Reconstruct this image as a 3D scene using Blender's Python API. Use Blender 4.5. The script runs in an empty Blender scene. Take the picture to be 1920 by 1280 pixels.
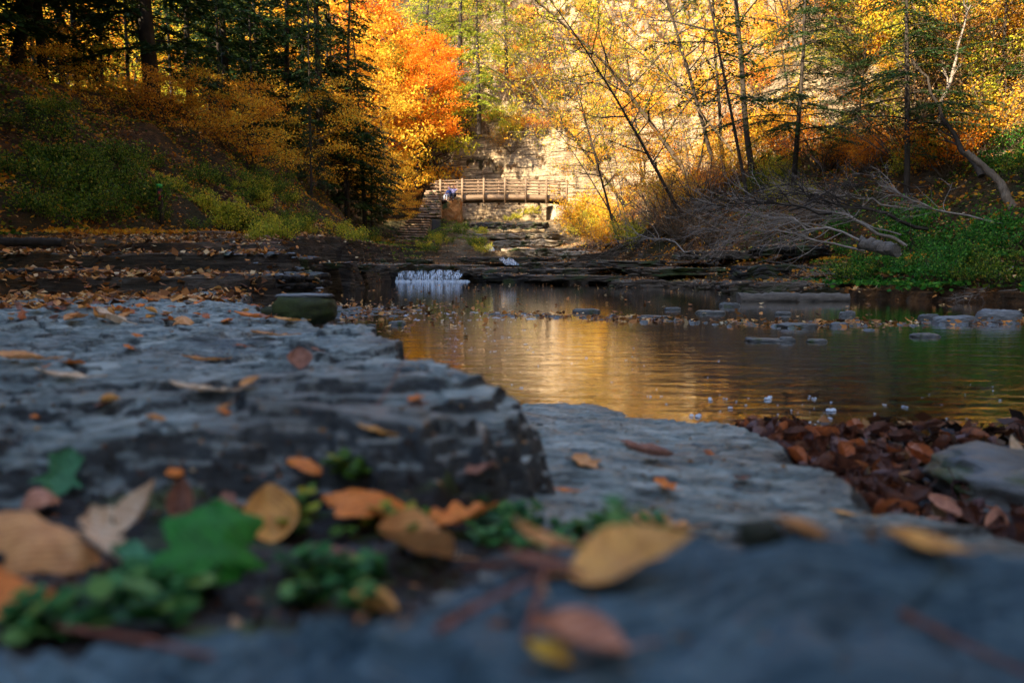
import bpy, math, random
import numpy as np
from mathutils import Vector, Matrix
S = bpy.context.scene
COL = S.collection
# ------------------------------------------------------------------ camera
F = 1400.0; CX, CY = 960.0, 640.0; HOR = 500.0; CAMZ = 0.5
TH = math.atan((CY - HOR) / F)
cd = bpy.data.cameras.new('camera'); cam = bpy.data.objects.new('camera', cd); COL.objects.link(cam)
cd.sensor_width = 36; cd.lens = 36 * F / 1920; cd.clip_start = 0.02; cd.clip_end = 600
cam.location = (0, 0, CAMZ); cam.rotation_euler = (math.pi / 2 - TH, 0, 0)
cd.dof.use_dof = True; cd.dof.focus_distance = 9; cd.dof.aperture_fstop = 2.7; cd.dof.aperture_blades = 7
S.camera = cam
# ------------------------------------------------------------------ world, sun, exposure
SUN = Vector((-0.62, -0.60, 0.62)).normalized()
elev = math.asin(SUN.z); azim = math.atan2(SUN.x, SUN.y)
w = bpy.data.worlds.new('World'); S.world = w; w.use_nodes = True
nt = w.node_tree; sky = nt.nodes.new('ShaderNodeTexSky'); sky.sky_type = 'NISHITA'; sky.sun_disc = False
sky.sun_elevation = elev; sky.sun_rotation = azim
bg = nt.nodes['Background']; bg.inputs['Strength'].default_value = 0.125
nt.links.new(sky.outputs[0], bg.inputs[0])
sd = bpy.data.lights.new('sun', 'SUN'); sd.energy = 4.2; sd.angle = math.radians(0.5); sd.color = (1, .82, .57)
so = bpy.data.objects.new('sun', sd); COL.objects.link(so); so.rotation_euler = SUN.to_track_quat('Z', 'Y').to_euler()
S.view_settings.view_transform = 'Standard'; S.view_settings.look = 'None'
S.view_settings.exposure = 2.5; S.view_settings.gamma = 1.0
S.cycles.use_denoising = True
S.cycles.max_bounces = 6; S.cycles.diffuse_bounces = 3; S.cycles.glossy_bounces = 3
S.cycles.transparent_max_bounces = 6; S.cycles.transmission_bounces = 3
S.cycles.sample_clamp_indirect = 4
S.cycles.use_light_tree = False

# ------------------------------------------------------------------ numpy noise
def _hash(ix, iy, seed):
    h = (ix.astype(np.int64) * 374761393 + iy.astype(np.int64) * 668265263 + seed * 1442695041) & 0xffffffff
    h = ((h ^ (h >> 13)) * 1274126177) & 0xffffffff
    return (h ^ (h >> 16)) & 0xffffffff
def noise(x, y, seed=0):
    x = np.asarray(x, float); y = np.asarray(y, float)
    ix = np.floor(x); iy = np.floor(y); fx = x - ix; fy = y - iy
    ux = fx * fx * fx * (fx * (fx * 6 - 15) + 10); uy = fy * fy * fy * (fy * (fy * 6 - 15) + 10)
    def g(dx, dy):
        a = _hash(ix + dx, iy + dy, seed) / 4294967296.0 * 6.2831853
        return np.cos(a) * (fx - dx) + np.sin(a) * (fy - dy)
    return ((g(0, 0) * (1 - ux) + g(1, 0) * ux) * (1 - uy) + (g(0, 1) * (1 - ux) + g(1, 1) * ux) * uy) * 1.5
def fbm(x, y, seed=0, o=4):
    s = 0; a = 1
    for i in range(o):
        s = s + noise(x * 2 ** i, y * 2 ** i, seed + i * 17) * a; a *= .5
    return s
def ss(a, b, x):
    t = np.clip((x - a) / (b - a), 0, 1); return t * t * (3 - 2 * t)
def ip(v, xs, ys): return np.interp(v, xs, ys)

# ------------------------------------------------------------------ the lie of the land
def polydist(x, y, P):            # signed distance to polyline P, positive on its left
    best = np.full(np.shape(x), 1e9); sg = np.ones(np.shape(x))
    for (x0, y0), (x1, y1) in zip(P[:-1], P[1:]):
        dx, dy = x1 - x0, y1 - y0; L = dx * dx + dy * dy
        t = np.clip(((x - x0) * dx + (y - y0) * dy) / L, 0, 1)
        ex = x - x0 - t * dx; ey = y - y0 - t * dy; d = np.hypot(ex, ey)
        c = dx * (y - y0) - dy * (x - x0)
        m = d < best; sg = np.where(m, np.sign(c), sg); best = np.where(m, d, best)
    return best * sg
SHELF = [(-9, .60), (-1.2, .66), (-.6, .70), (-.45, .75), (-.3, .78), (-.12, .765), (-.02, .80), (.045, .93), (.055, 1.02), (0, 1.19), (-.08, 1.43), (-.20, 1.7),
         (-.31, 2.0), (-.43, 2.24), (-.70, 2.8), (-.95, 3.3), (-1.5, 4.3), (-2.0, 5.6), (-2.3, 7), (-2.6, 9)]
NEAR = [(-9, .37), (-.5, .40), (-.2, .405), (-.05, .41), (.02, .5), (.15, .485), (.32, .465), (.6, .46), (1.5, .47), (9, .7)]
LOWE = [(9.0, .6), (.9, .62), (.6, .72), (.51, .90), (.475, .98), (.52, 1.22), (.58, 1.6), (.655, 2.1), (.50, 2.33), (.12, 2.75), (-.02, 2.5), (-.22, 2.15), (-.42, 2.35), (-.8, 2.95), (-1.1, 3.5), (-1.7, 4.5), (-2.6, 7), (-3, 9)]
def terr(z, st, k=.72):
    q = np.floor(z / st); f = z / st - q
    return (q + .12 * f + .88 * ss(k, 1, f)) * st
def FZ(x, y):
    x = np.asarray(x, float); y = np.asarray(y, float)
    # warp
    wx = x + .035 * fbm(x * 5, y * 5, 3, 3); wy = y + .035 * fbm(x * 5 + 9, y * 5, 7, 3)
    sS = polydist(wx, wy, SHELF); sN = -polydist(wx, wy, NEAR); sL = polydist(wx, wy, LOWE)
    # lower slab
    zl = .205 - .112 * (y - .97) - .05 * x + .012 * fbm(x * 2.2, y * 2.2, 21, 3)
    zl = np.where(sL > 0, zl, zl) - ss(0, .13, -sL) * .25 - ss(0, .03, -sL) * .015
    zl = np.maximum(zl, -.4)
    # plates on slab
    hl_ = .030 * fbm(wx * 1.1, wy * 2.2, 41, 3) + .010 * fbm(wx * 4, wy * 11, 43, 3)
    zl = zl + .7 * terr(hl_, .011, .88) + terr(.006 * fbm(wx * 8, wy * 22, 45, 3), .0035, .85) + .001 * fbm(x * 30, y * 70, 46, 2)
    # upper shelf: beds that step back from the edge
    zu = .306 + .022 * np.exp(-((x + .12) ** 2 + (y - 1.45) ** 2) / .2) - .006 * (y - 1) + .02 * fbm(x * 1.3, y * 1.3, 31, 3) - .02 * ss(3, 6, y)
    h0 = .060 * fbm(wx * .9 + 3, wy * 1.7, 61, 2) + .018 * fbm(wx * 3.1, wy * 6.5, 64, 3) - .05 * ss(.10, -.02, sS) * .5
    t1 = terr(h0 + .003 * fbm(wx * 12, wy * 18, 66, 2), .021, .90)
    h1 = .014 * fbm(wx * 5 + 7, wy * 12, 68, 3); t2 = terr(h1, .0065, .90)
    zu = zu + .85 * t1 + t2 + .004 * fbm(x * 3.5, y * 9, 71, 2) + .0012 * fbm(x * 22, y * 50, 72, 2)
    cr = np.abs(noise(wx * 1.7 + .6 * wy, wy * 2.6, 77)); zu = zu - .03 * (1 - ss(.0, .022, cr)) * ss(.03, .12, sS)
    cr2 = np.abs(noise(wx * 3.3 - 1.1 * wy, wy * 3.1 + 5, 79)); zu = zu - .010 * (1 - ss(.0, .02, cr2)) * ss(.03, .12, sS)
    # stepping near the edge (thin beds)
    base = zl
    dz = zu - base
    st = 0
    offs = [.0, .005, .012, .018, .03, .042]
    for k, o in enumerate(offs):
        e = sS - o + .018 * fbm(x * (9 + 3 * k), y * (9 + 3 * k), 90 + k, 2)
        st = st + ss(0, .006, e) / len(offs)
    z = base + dz * st
    # recess filled with earth in front of the shelf, left
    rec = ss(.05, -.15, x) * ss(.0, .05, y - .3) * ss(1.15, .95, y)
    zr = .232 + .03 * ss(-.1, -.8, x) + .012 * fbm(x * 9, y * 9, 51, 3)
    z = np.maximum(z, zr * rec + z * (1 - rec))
    # near rock
    zn = .312 + .012 * fbm(x * 4, y * 4, 101, 3) + .012 * np.sin(x * 11 + 3.5 * fbm(x * 4, y * 4, 5, 2)) * ss(.0, .2, x) + .0035 * np.sin(60 * fbm(x * 2.2, y * 4, 6, 2))
    for k, (sc, th) in enumerate([(2.5, .010), (6, .003)]):
        n = fbm(wx * sc + 3, wy * sc * 1.5, 110 + k, 3); zn = zn + th * ss(0, .07, n)
    g = fbm(wx * 5, wy * 9 + 4, 131, 2); zn = zn - .012 * (1 - ss(0, .12, np.abs(g))) * ss(-.1, .3, fbm(x * 3, y * 3, 139, 2))
    zn = zn - .02 * ss(-.02, -.3, x)
    z = np.where(sN > -.001, z + (zn - z) * ss(0, .035, sN), z)
    return z
xlY = [-60, 0, 12, 18, 28, 35, 42, 50, 58, 66, 90]
xlX = [-9, -9, -8.4, -6.9, -5.4, -6.0, -8.4, -8.6, -8.2, -9, -9]
xrY = [-60, 0, 5, 9, 11, 12, 17.5, 20, 26, 30, 45, 60, 66, 90]
xrX = [8, 8, 8, 7.8, 5.9, 5.2, 4.8, 3.2, .8, 1.6, 3.2, 4.6, 5.0, 6]
xeY = [0, 5.6, 7, 12, 18, 24, 26, 28, 40]
xeX = [-1.9, -2.0, -1.75, -3.2, -3.6, -4.2, -4.0, -3.9, -6]
def terr(z, st, k=.72):
    q = np.floor(z / st); f = z / st - q
    return (q + .12 * f + .88 * ss(k, 1, f)) * st
def H(x, y, rough=True):
    x = np.asarray(x, float); y = np.asarray(y, float)
    n1 = fbm(x * .35, y * .35, 201, 4); n2 = fbm(x * 1.3, y * 1.3, 211, 3)
    bed = ip(y, [0, 25.9, 26.05, 30, 33, 34, 42, 50, 54, 56, 62, 90], [-.3, -.3, .40, .50, .8, 1.1, 1.9, 2.9, 3.1, 3.8, 4.3, 5])
    bed = np.where(y > 27, terr(bed + .10 * n2 + .05 * n1, .30), bed)
    # gravel bar
    bar = .34 * np.exp(-(((x + 1.95) / .8) ** 2 + ((y - 8.2) / 1.5) ** 2) * 1.1)
    bar2 = np.where(x < 1.8, .24, .30) * np.exp(-(((y - ip(x, [-1, 0, 2.4, 5], [8.2, 7.8, 6.4, 6.9])) / .3) ** 2)) * ss(-1.3, -.6, x)
    bed = bed + np.where(y < 25, bar + bar2 * (.75 + .35 * n2), 0)
    # left terraces
    xe = ip(y, xeY, xeX) + .35 * n2
    T = ip(y + .25 * n2, [6.2, 6.3, 7.5, 7.6, 9.5, 9.65, 12, 15, 18, 28, 42, 50, 60], [.24, .40, .44, .62, .66, .78, .95, 1.1, 1.2, 1.25, 1.45, 1.8, 2.2])
    m = ss(0, .5, xe - x)
    z = bed * (1 - m) + np.maximum(bed, T) * m
    # left slope
    sl = ip(y, xlY, xlX) + .4 * n1 - x
    a = np.maximum(sl, 0); zl = ip(y, [0, 40, 48, 60], [1, 1.2, 1.6, 2.4]) + np.minimum(a, 6.8) * (.42 + .012 * np.clip(y, 10, 40)) + np.maximum(a - 6.8, 0) * .12 + .25 * n1 * ss(0, 4, a)
    z = np.where(sl > 0, np.maximum(z, zl * ss(0, .6, sl) + z * (1 - ss(0, .6, sl))), z)
    # mound under the left end of the bridge
    mo = .9 * np.exp(-(((x + 5.2) / 2.0) ** 2 + ((y - 56) / 5.5) ** 2)) + 1.0 * np.exp(-(((x + 3.6) / 2.6) ** 2 + ((y - 47) / 8) ** 2))
    z = np.maximum(z, bed * .75 + mo)
    # right bank
    s = x - ip(y, xrY, xrX) - .5 * n2
    b = np.maximum(s, 0)
    bz = np.where(y < 26, 0, bed * .95)
    zr = ip(b, [0, .05, .7, .8, 1.6, 1.7, 2.6], [0.02, .13, .16, .33, .36, .55, .62]) + np.maximum(b - 2.6, 0) * .62
    cl = 8.2 + 1.0 * n1
    zc = (np.maximum(b - cl, 0)) * 1.75
    zr = zr + terr(zc + .35 * n1 + .3 * n2, .7, .45) * (zc > 0)
    z = np.where(s > 0, np.maximum(z, zr + bz), z)
    # back wall
    yb = ip(x, [-60, -30, -12, 0, 6, 20], [88, 82, 72, 67, 64, 58])
    t = np.maximum(y - yb - 1.5 * n1, 0)
    zb = 4.2 + ip(t, [0, 5, 12, 60], [0, 9, 17, 62]); zb2 = 4.2 + ip(t, [0, 60], [0, 52])
    k = ss(-14, -8, x); zb = zb * k + zb2 * (1 - k)
    zb = terr(zb + .6 * n1 + .3 * n2, .7, .35) * k + zb * (1 - k)
    z = np.where(t > 0, np.maximum(z, zb), z)
    # gorge ridge on the left, mostly out of view, shaped to block the sun
    rh = ip(y, [-90, -32, -18, -8, 0, 18, 27, 36], [72, 70, 50, 33, 29, 28, 19, 5]); xr = -30
    r = ss(0, 9, xr - x) * rh
    z = np.where(x < xr, np.maximum(z, 6 + r), z)
    bk = np.maximum(-14 - y, 0); z = np.where(bk > 0, np.maximum(z, np.minimum(bk * 2.2, 48)), z)  # unseen wall behind the viewpoint, raised to darken the foreground
    z = z + np.where(z > 1.3, .10 * n2, .02 * n2 * (z > -.1))
    return np.where(y < 6.2, np.minimum(z, np.where((x > 7.8), 50, np.where(x < -1.9 - 3 * ss(3, 0, y), .24, -.32)) + np.where(x < -6.5, 50, 0)), z)
def HZ(x, y): # what one stands on
    x = np.asarray(x, float); y = np.asarray(y, float)
    h = H(x, y)
    inp = (y < 6.6) & (y > .15) & (np.abs(x) < 1.15 * y + .3)
    return np.where(inp, np.maximum(h, FZ(x, y)), h)
def ray(px, py):
    a = (px - CX) / F; b = (CY - py) / F
    d = np.array([a, math.cos(TH) + b * math.sin(TH), -math.sin(TH) + b * math.cos(TH)]); return d / d[1]
def W(px, py, D):
    d = ray(px, py); return Vector((d[0] * D, D, CAMZ + d[2] * D))
def G(px, py, z=0.0):
    d = ray(px, py); D = (z - CAMZ) / d[2]; return Vector((d[0] * D, D, z))
def hit(px, py, lo=.25, hi=90, f=None, ns=3000):
    d = ray(px, py); t = np.exp(np.linspace(math.log(lo), math.log(hi), ns))
    z = CAMZ + d[2] * t; g = (f or HZ)(d[0] * t, t)
    k = np.where(z <= g)[0]
    if len(k) == 0: return W(px, py, hi)
    D = t[k[0]]; return Vector((d[0] * D, D, float(g[k[0]])))
def hx(x, y): return float(HZ(np.array([x]), np.array([y]))[0])

# ------------------------------------------------------------------ materials
def mat(name, fn):
    m = bpy.data.materials.new(name); m.use_nodes = True; n = m.node_tree
    n.nodes.clear(); out = n.nodes.new('ShaderNodeOutputMaterial')
    fn(n, out); return m
def N(n, t, **kw):
    o = n.nodes.new(t)
    for k, v in kw.items():
        if k.startswith('i_'): o.inputs[k[2:].replace('_', ' ')].default_value = v
        else: setattr(o, k, v)
    return o
def ramp(n, stops, src, interp='LINEAR'):
    r = n.nodes.new('ShaderNodeValToRGB'); cr = r.color_ramp; cr.interpolation = interp
    while len(cr.elements) < len(stops): cr.elements.new(.5)
    for e, (p, c) in zip(cr.elements, stops): e.position = p; e.color = (*c, 1) if len(c) == 3 else c
    n.links.new(src, r.inputs[0]); return r.outputs[0]
def tex(n, scale, vec=None, detail=5, rough=.6, stretch=None, dist=0):
    t = N(n, 'ShaderNodeTexNoise'); t.inputs['Scale'].default_value = scale; t.inputs['Detail'].default_value = detail
    t.inputs['Roughness'].default_value = rough; t.inputs['Distortion'].default_value = dist
    g = N(n, 'ShaderNodeNewGeometry') if vec is None else None
    v = g.outputs['Position'] if g else vec
    if stretch:
        mp = N(n, 'ShaderNodeMapping'); mp.inputs['Scale'].default_value = stretch; n.links.new(v, mp.inputs[0]); v = mp.outputs[0]
    n.links.new(v, t.inputs['Vector']); return t.outputs['Fac']
def mixc(n, fac, a, b):
    m = N(n, 'ShaderNodeMix', data_type='RGBA')
    for i, v in ((0, fac), (6, a), (7, b)):
        if isinstance(v, (int, float)): m.inputs[i].default_value = v
        elif isinstance(v, tuple): m.inputs[i].default_value = (*v, 1)
        else: n.links.new(v, m.inputs[i])
    return m.outputs[2]
def bump(n, h, strength, dist, prev=None):
    b = N(n, 'ShaderNodeBump'); b.inputs['Strength'].default_value = strength; b.inputs['Distance'].default_value = dist
    n.links.new(h, b.inputs['Height'])
    if prev: n.links.new(prev, b.inputs['Normal'])
    return b.outputs[0]
def princ(n, out, col, rough=.8, nrm=None, spec=.5):
    p = N(n, 'ShaderNodeBsdfPrincipled')
    if isinstance(col, tuple): p.inputs['Base Color'].default_value = (*col, 1)
    else: n.links.new(col, p.inputs['Base Color'])
    if isinstance(rough, (int, float)): p.inputs['Roughness'].default_value = rough
    else: n.links.new(rough, p.inputs['Roughness'])
    p.inputs['Specular IOR Level'].default_value = spec * .6
    if nrm: n.links.new(nrm, p.inputs['Normal'])
    if out: n.links.new(p.outputs[0], out.inputs[0])
    return p
def leafmat(name, stops, trans=.45, rough=.55):
    def f(n, out):
        g = N(n, 'ShaderNodeNewGeometry')
        c = ramp(n, stops, g.outputs['Random Per Island'])
        p = princ(n, None, c, rough, None, .25)
        t = N(n, 'ShaderNodeBsdfTranslucent'); n.links.new(c, t.inputs[0])
        m = N(n, 'ShaderNodeMixShader'); m.inputs[0].default_value = trans
        n.links.new(p.outputs[0], m.inputs[1]); n.links.new(t.outputs[0], m.inputs[2]); n.links.new(m.outputs[0], out.inputs[0])
    return mat(name, f)
def rockmat(name, c0, c1, c2, scale=1.0, strat=(1, 1, 5), moss=0.0, rough=.6, bstr=.6):
    def f(n, out):
        a = tex(n, 3 * scale, stretch=strat, detail=8, rough=.65, dist=.4); b = tex(n, 14 * scale, stretch=strat, detail=8, rough=.7); cc = tex(n, .9 * scale, detail=4)
        col = ramp(n, [(.3, c0), (.5, c1), (.68, c2)], a)
        col = mixc(n, .45, col, ramp(n, [(.35, c0), (.62, c2)], b))
        col = mixc(n, ramp(n, [(.48, (0, 0, 0)), (.62, (.6, .6, .6))], cc), col, tuple(v * .55 for v in c1))
        if moss:
            mm = tex(n, 1.7 * scale, detail=6); mk = ramp(n, [(.56 - moss * .2, (0, 0, 0)), (.66 - moss * .15, (1, 1, 1))], mm)
            col = mixc(n, mk, col, (.035, .05, .012))
        nb = bump(n, a, bstr, .05 / scale); nb = bump(n, b, bstr, .012 / scale, nb); nb = bump(n, tex(n, 70 * scale, detail=5), .4, .003 / scale, nb)
        princ(n, out, col, ramp(n, [(.3, (rough - .2,) * 3), (.7, (rough + .15,) * 3)], b), nb)
    return mat(name, f)
M = {}
def fgf(n, out):
    g = N(n, 'ShaderNodeNewGeometry'); sp = N(n, 'ShaderNodeSeparateXYZ'); n.links.new(g.outputs['Normal'], sp.inputs[0])
    a = tex(n, 7, stretch=(1, 1.8, 6), detail=8, rough=.65, dist=.6); b = tex(n, 34, stretch=(1, 1.8, 6), detail=8, rough=.7); c = tex(n, 2.2, detail=5); d = tex(n, 160, detail=4)
    top = ramp(n, [(.36, (.026, .041, .042)), (.50, (.14, .19, .178)), (.64, (.43, .48, .44))], a)
    top = mixc(n, .4, top, ramp(n, [(.40, (.016, .024, .026)), (.62, (.30, .335, .31))], b))
    top = mixc(n, ramp(n, [(.50, (0,) * 3), (.66, (.65,) * 3)], c), top, (.11, .085, .065))
    top = mixc(n, ramp(n, [(.60, (0,) * 3), (.64, (.8,) * 3)], tex(n, 1.3, detail=9, rough=.75)), top, (.03, .034, .036))
    top = mixc(n, ramp(n, [(.60, (0,) * 3), (.72, (.5,) * 3)], tex(n, 5, detail=7)), top, (.05, .065, .03))
    face = ramp(n, [(.4, (.005, .0065, .007)), (.62, (.055, .065, .064))], b)  # steep faces near black: crevice dirt plus shade painted in by slope
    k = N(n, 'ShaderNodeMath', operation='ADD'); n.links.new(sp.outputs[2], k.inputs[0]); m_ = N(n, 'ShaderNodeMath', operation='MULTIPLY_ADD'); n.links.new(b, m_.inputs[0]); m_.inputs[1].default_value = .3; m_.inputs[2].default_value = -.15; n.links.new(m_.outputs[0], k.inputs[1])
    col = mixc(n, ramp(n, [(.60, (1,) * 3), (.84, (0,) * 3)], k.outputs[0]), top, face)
    nb = bump(n, a, .9, .02); nb = bump(n, b, .9, .009, nb); nb = bump(n, d, .5, .001, nb)
    princ(n, out, col, ramp(n, [(.35, (.24,) * 3), (.65, (.62,) * 3)], a), nb, .8)
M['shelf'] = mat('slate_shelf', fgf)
M['fg'] = rockmat('slate_grey', (.06, .068, .075), (.13, .142, .15), (.25, .262, .265), 2.6, (1, 1.6, 5), 0, .56, .85)
M['fg_loose'] = rockmat('slate_loose', (.035, .04, .045), (.085, .09, .09), (.16, .16, .15), 4, (1, 1, 6), .15, .5)
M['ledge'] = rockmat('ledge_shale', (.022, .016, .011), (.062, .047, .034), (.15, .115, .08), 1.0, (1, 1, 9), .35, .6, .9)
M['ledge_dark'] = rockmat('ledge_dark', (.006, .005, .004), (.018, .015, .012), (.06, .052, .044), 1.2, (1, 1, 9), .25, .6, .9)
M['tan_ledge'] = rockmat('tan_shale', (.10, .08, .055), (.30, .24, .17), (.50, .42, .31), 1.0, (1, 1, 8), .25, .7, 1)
M['stair'] = rockmat('stair_stone', (.09, .052, .032), (.25, .155, .095), (.40, .27, .17), 1.2, (1, 1, 6), .1, .7)
M['rust'] = rockmat('rusty_masonry', (.11, .04, .012), (.26, .10, .02), (.36, .17, .05), 1.0, (1, 1, 5), .22, .8, 1)
M['concrete'] = rockmat('pale_concrete', (.16, .13, .10), (.26, .215, .17), (.34, .29, .23), 1.0, (1, 1, 2), 0, .85, .4)
M['moss'] = rockmat('mossy_stone', (.006, .008, .004), (.018, .022, .008), (.05, .062, .014), 5, (1, 1, 2), .2, .8)
M['wood'] = rockmat('grey_brown_timber', (.09, .055, .032), (.19, .125, .075), (.28, .19, .12), .9, (.5, 3, 8), 0, .75, .3)
M['bark'] = rockmat('dark_bark', (.012, .009, .007), (.03, .022, .016), (.055, .042, .03), 2.0, (4, 4, .7), 0, .9)
M['bark_pale'] = rockmat('tan_bark', (.05, .035, .022), (.11, .08, .05), (.2, .15, .10), 2.0, (4, 4, .7), 0, .85)
M['dead'] = rockmat('dead_grey_wood', (.08, .062, .048), (.20, .16, .13), (.36, .31, .26), 3.0, (1.5, 5, 5), 0, .85)
M['log'] = rockmat('weathered_log', (.04, .034, .028), (.10, .085, .07), (.18, .155, .13), 2.0, (.6, 5, 5), 0, .85, .9)

def groundf(n, out):
    g = N(n, 'ShaderNodeNewGeometry'); sp = N(n, 'ShaderNodeSeparateXYZ'); n.links.new(g.outputs['Normal'], sp.inputs[0])
    sx = N(n, 'ShaderNodeSeparateXYZ'); n.links.new(g.outputs['Position'], sx.inputs[0])
    a = tex(n, 1.1, stretch=(.35, .35, 5), detail=9, rough=.7, dist=.5); b = tex(n, 5, stretch=(.5, .5, 5), detail=8, rough=.7)
    rock = ramp(n, [(.34, (.13, .09, .055)), (.46, (.36, .265, .16)), (.62, (.58, .455, .29))], a)
    rock = mixc(n, .4, rock, ramp(n, [(.36, (.12, .085, .05)), (.55, (.60, .47, .30))], b))
    ln = tex(n, 1.6, stretch=(.16, .16, 3.6), detail=7, rough=.75, dist=.3); rock = mixc(n, ramp(n, [(.43, (.95,) * 3), (.50, (0,) * 3)], ln), rock, (.10, .07, .045)); rock = mixc(n, ramp(n, [(.55, (0,) * 3), (.6, (.6,) * 3), (.66, (0,) * 3)], ln), rock, (.16, .115, .07))
    c = tex(n, 3.5, detail=8, rough=.75); c2 = tex(n, .5, detail=4)
    lit = ramp(n, [(.3, (.016, .011, .007)), (.48, (.065, .036, .018)), (.58, (.14, .062, .022)), (.7, (.22, .12, .055))], c)
    earth = mixc(n, ramp(n, [(.45, (0, 0, 0)), (.6, (1, 1, 1))], c2), lit, (.04, .035, .015))
    dirt = ramp(n, [(.52, (0,) * 3), (.66, (.8,) * 3)], tex(n, .35, detail=6))
    rock = mixc(n, dirt, rock, mixc(n, .6, rock, (.10, .055, .025)))
    # flat = litter, steep = rock; shelves low in the gorge are grey shale
    k = N(n, 'ShaderNodeMath', operation='ADD'); n.links.new(sp.outputs[2], k.inputs[0])
    k2 = N(n, 'ShaderNodeMath', operation='MULTIPLY'); n.links.new(c2, k2.inputs[0]); k2.inputs[1].default_value = .35; n.links.new(k2.outputs[0], k.inputs[1])
    steep = ramp(n, [(.74, (1,) * 3), (.92, (0,) * 3)], k.outputs[0])
    far = N(n, 'ShaderNodeMapRange'); n.links.new(sx.outputs[1], far.inputs[0]); far.inputs[1].default_value = 31; far.inputs[2].default_value = 42
    low = N(n, 'ShaderNodeMapRange'); n.links.new(sx.outputs[2], low.inputs[0]); low.inputs[1].default_value = 2.2; low.inputs[2].default_value = 4.2
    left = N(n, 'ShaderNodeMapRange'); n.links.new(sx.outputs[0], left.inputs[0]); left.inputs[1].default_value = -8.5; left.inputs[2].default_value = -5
    shale = ramp(n, [(.35, (.022, .017, .013)), (.5, (.07, .054, .040)), (.66, (.17, .135, .10))], b)
    mx = N(n, 'ShaderNodeMath', operation='MAXIMUM'); n.links.new(low.outputs[0], mx.inputs[0]); n.links.new(far.outputs[0], mx.inputs[1]); rk = mixc(n, mx.outputs[0], shale, rock)
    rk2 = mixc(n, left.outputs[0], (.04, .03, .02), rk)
    col = mixc(n, steep, earth, rk2)
    # bare shale shelves of the creek bed
    inb = N(n, 'ShaderNodeMapRange'); n.links.new(sx.outputs[2], inb.inputs[0]); inb.inputs[1].default_value = 5.2; inb.inputs[2].default_value = 3.8
    bx = N(n, 'ShaderNodeMath', operation='ABSOLUTE'); n.links.new(sx.outputs[0], bx.inputs[0])
    bm = ramp(n, [(.0, (1,) * 3), (.35, (1,) * 3), (.6, (0,) * 3)], N(n, 'ShaderNodeMath', operation='MULTIPLY').outputs[0]) if False else None
    br = N(n, 'ShaderNodeMapRange'); n.links.new(bx.outputs[0], br.inputs[0]); br.inputs[1].default_value = 4.5; br.inputs[2].default_value = 2.8
    mm = N(n, 'ShaderNodeMath', operation='MULTIPLY'); n.links.new(inb.outputs[0], mm.inputs[0]); n.links.new(br.outputs[0], mm.inputs[1])
    m3 = N(n, 'ShaderNodeMath', operation='MULTIPLY'); n.links.new(mm.outputs[0], m3.inputs[0]); m3.inputs[1].default_value = .8
    bedc = mixc(n, far.outputs[0], shale, mixc(n, .35, rock, (.22, .15, .05)))
    col = mixc(n, m3.outputs[0], col, bedc)
    nb = bump(n, a, 1, .35); nb = bump(n, ln, 1, .3, nb); nb = bump(n, b, .9, .08, nb); nb = bump(n, c, .5, .04, nb)
    princ(n, out, col, .85, nb, .2)
M['ground'] = mat('gorge_ground', groundf)
def waterf(n, out):
    g = N(n, 'ShaderNodeNewGeometry')
    a = tex(n, 5.5, stretch=(.55, 1.5, 1), detail=4, rough=.55, dist=.5); b = tex(n, 26, stretch=(.6, 1.3, 1), detail=3)
    sy = N(n, 'ShaderNodeSeparateXYZ'); n.links.new(g.outputs['Position'], sy.inputs[0]); mr = N(n, 'ShaderNodeMapRange'); n.links.new(sy.outputs[1], mr.inputs[0])
    mr.inputs[1].default_value = 3.5; mr.inputs[2].default_value = 9; mr.inputs[3].default_value = 1; mr.inputs[4].default_value = .3
    ma = N(n, 'ShaderNodeMath', operation='MULTIPLY'); n.links.new(a, ma.inputs[0]); n.links.new(mr.outputs[0], ma.inputs[1])
    nb = bump(n, ma.outputs[0], .55, .010); nb = bump(n, b, .20, .0008, nb)
    fr = N(n, 'ShaderNodeFresnel'); fr.inputs[0].default_value = 1.65; n.links.new(nb, fr.inputs[1])
    gl = N(n, 'ShaderNodeBsdfGlossy'); gl.inputs['Roughness'].default_value = .04; gl.inputs[0].default_value = (1, 1, 1, 1); n.links.new(nb, gl.inputs['Normal'])
    tr = N(n, 'ShaderNodeBsdfTransparent'); tr.inputs[0].default_value = (.50, .36, .18, 1)
    m = N(n, 'ShaderNodeMixShader'); mg = N(n, 'ShaderNodeMath', operation='MULTIPLY', use_clamp=True); n.links.new(fr.outputs[0], mg.inputs[0]); mg.inputs[1].default_value = 1.55; n.links.new(mg.outputs[0], m.inputs[0]); n.links.new(tr.outputs[0], m.inputs[1]); n.links.new(gl.outputs[0], m.inputs[2])
    n.links.new(m.outputs[0], out.inputs[0])
M['water'] = mat('pool_water', waterf)
def fallf(n, out):
    a = tex(n, 13, stretch=(2.6, .6, .05), detail=6, rough=.7)
    a2 = tex(n, 4.0, stretch=(1, .4, .12), detail=3); al0 = ramp(n, [(.40, (.03,) * 3), (.62, (.95,) * 3)], a); al = mixc(n, ramp(n, [(.37, (0,) * 3), (.50, (1,) * 3)], a2), (.04, .04, .04), al0)
    p = princ(n, None, (.60, .68, .76), .3)
    tr = N(n, 'ShaderNodeBsdfTransparent'); m = N(n, 'ShaderNodeMixShader')
    n.links.new(al, m.inputs[0]); n.links.new(tr.outputs[0], m.inputs[1]); n.links.new(p.outputs[0], m.inputs[2]); n.links.new(m.outputs[0], out.inputs[0])
M['fall'] = mat('falling_water', fallf)
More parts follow.
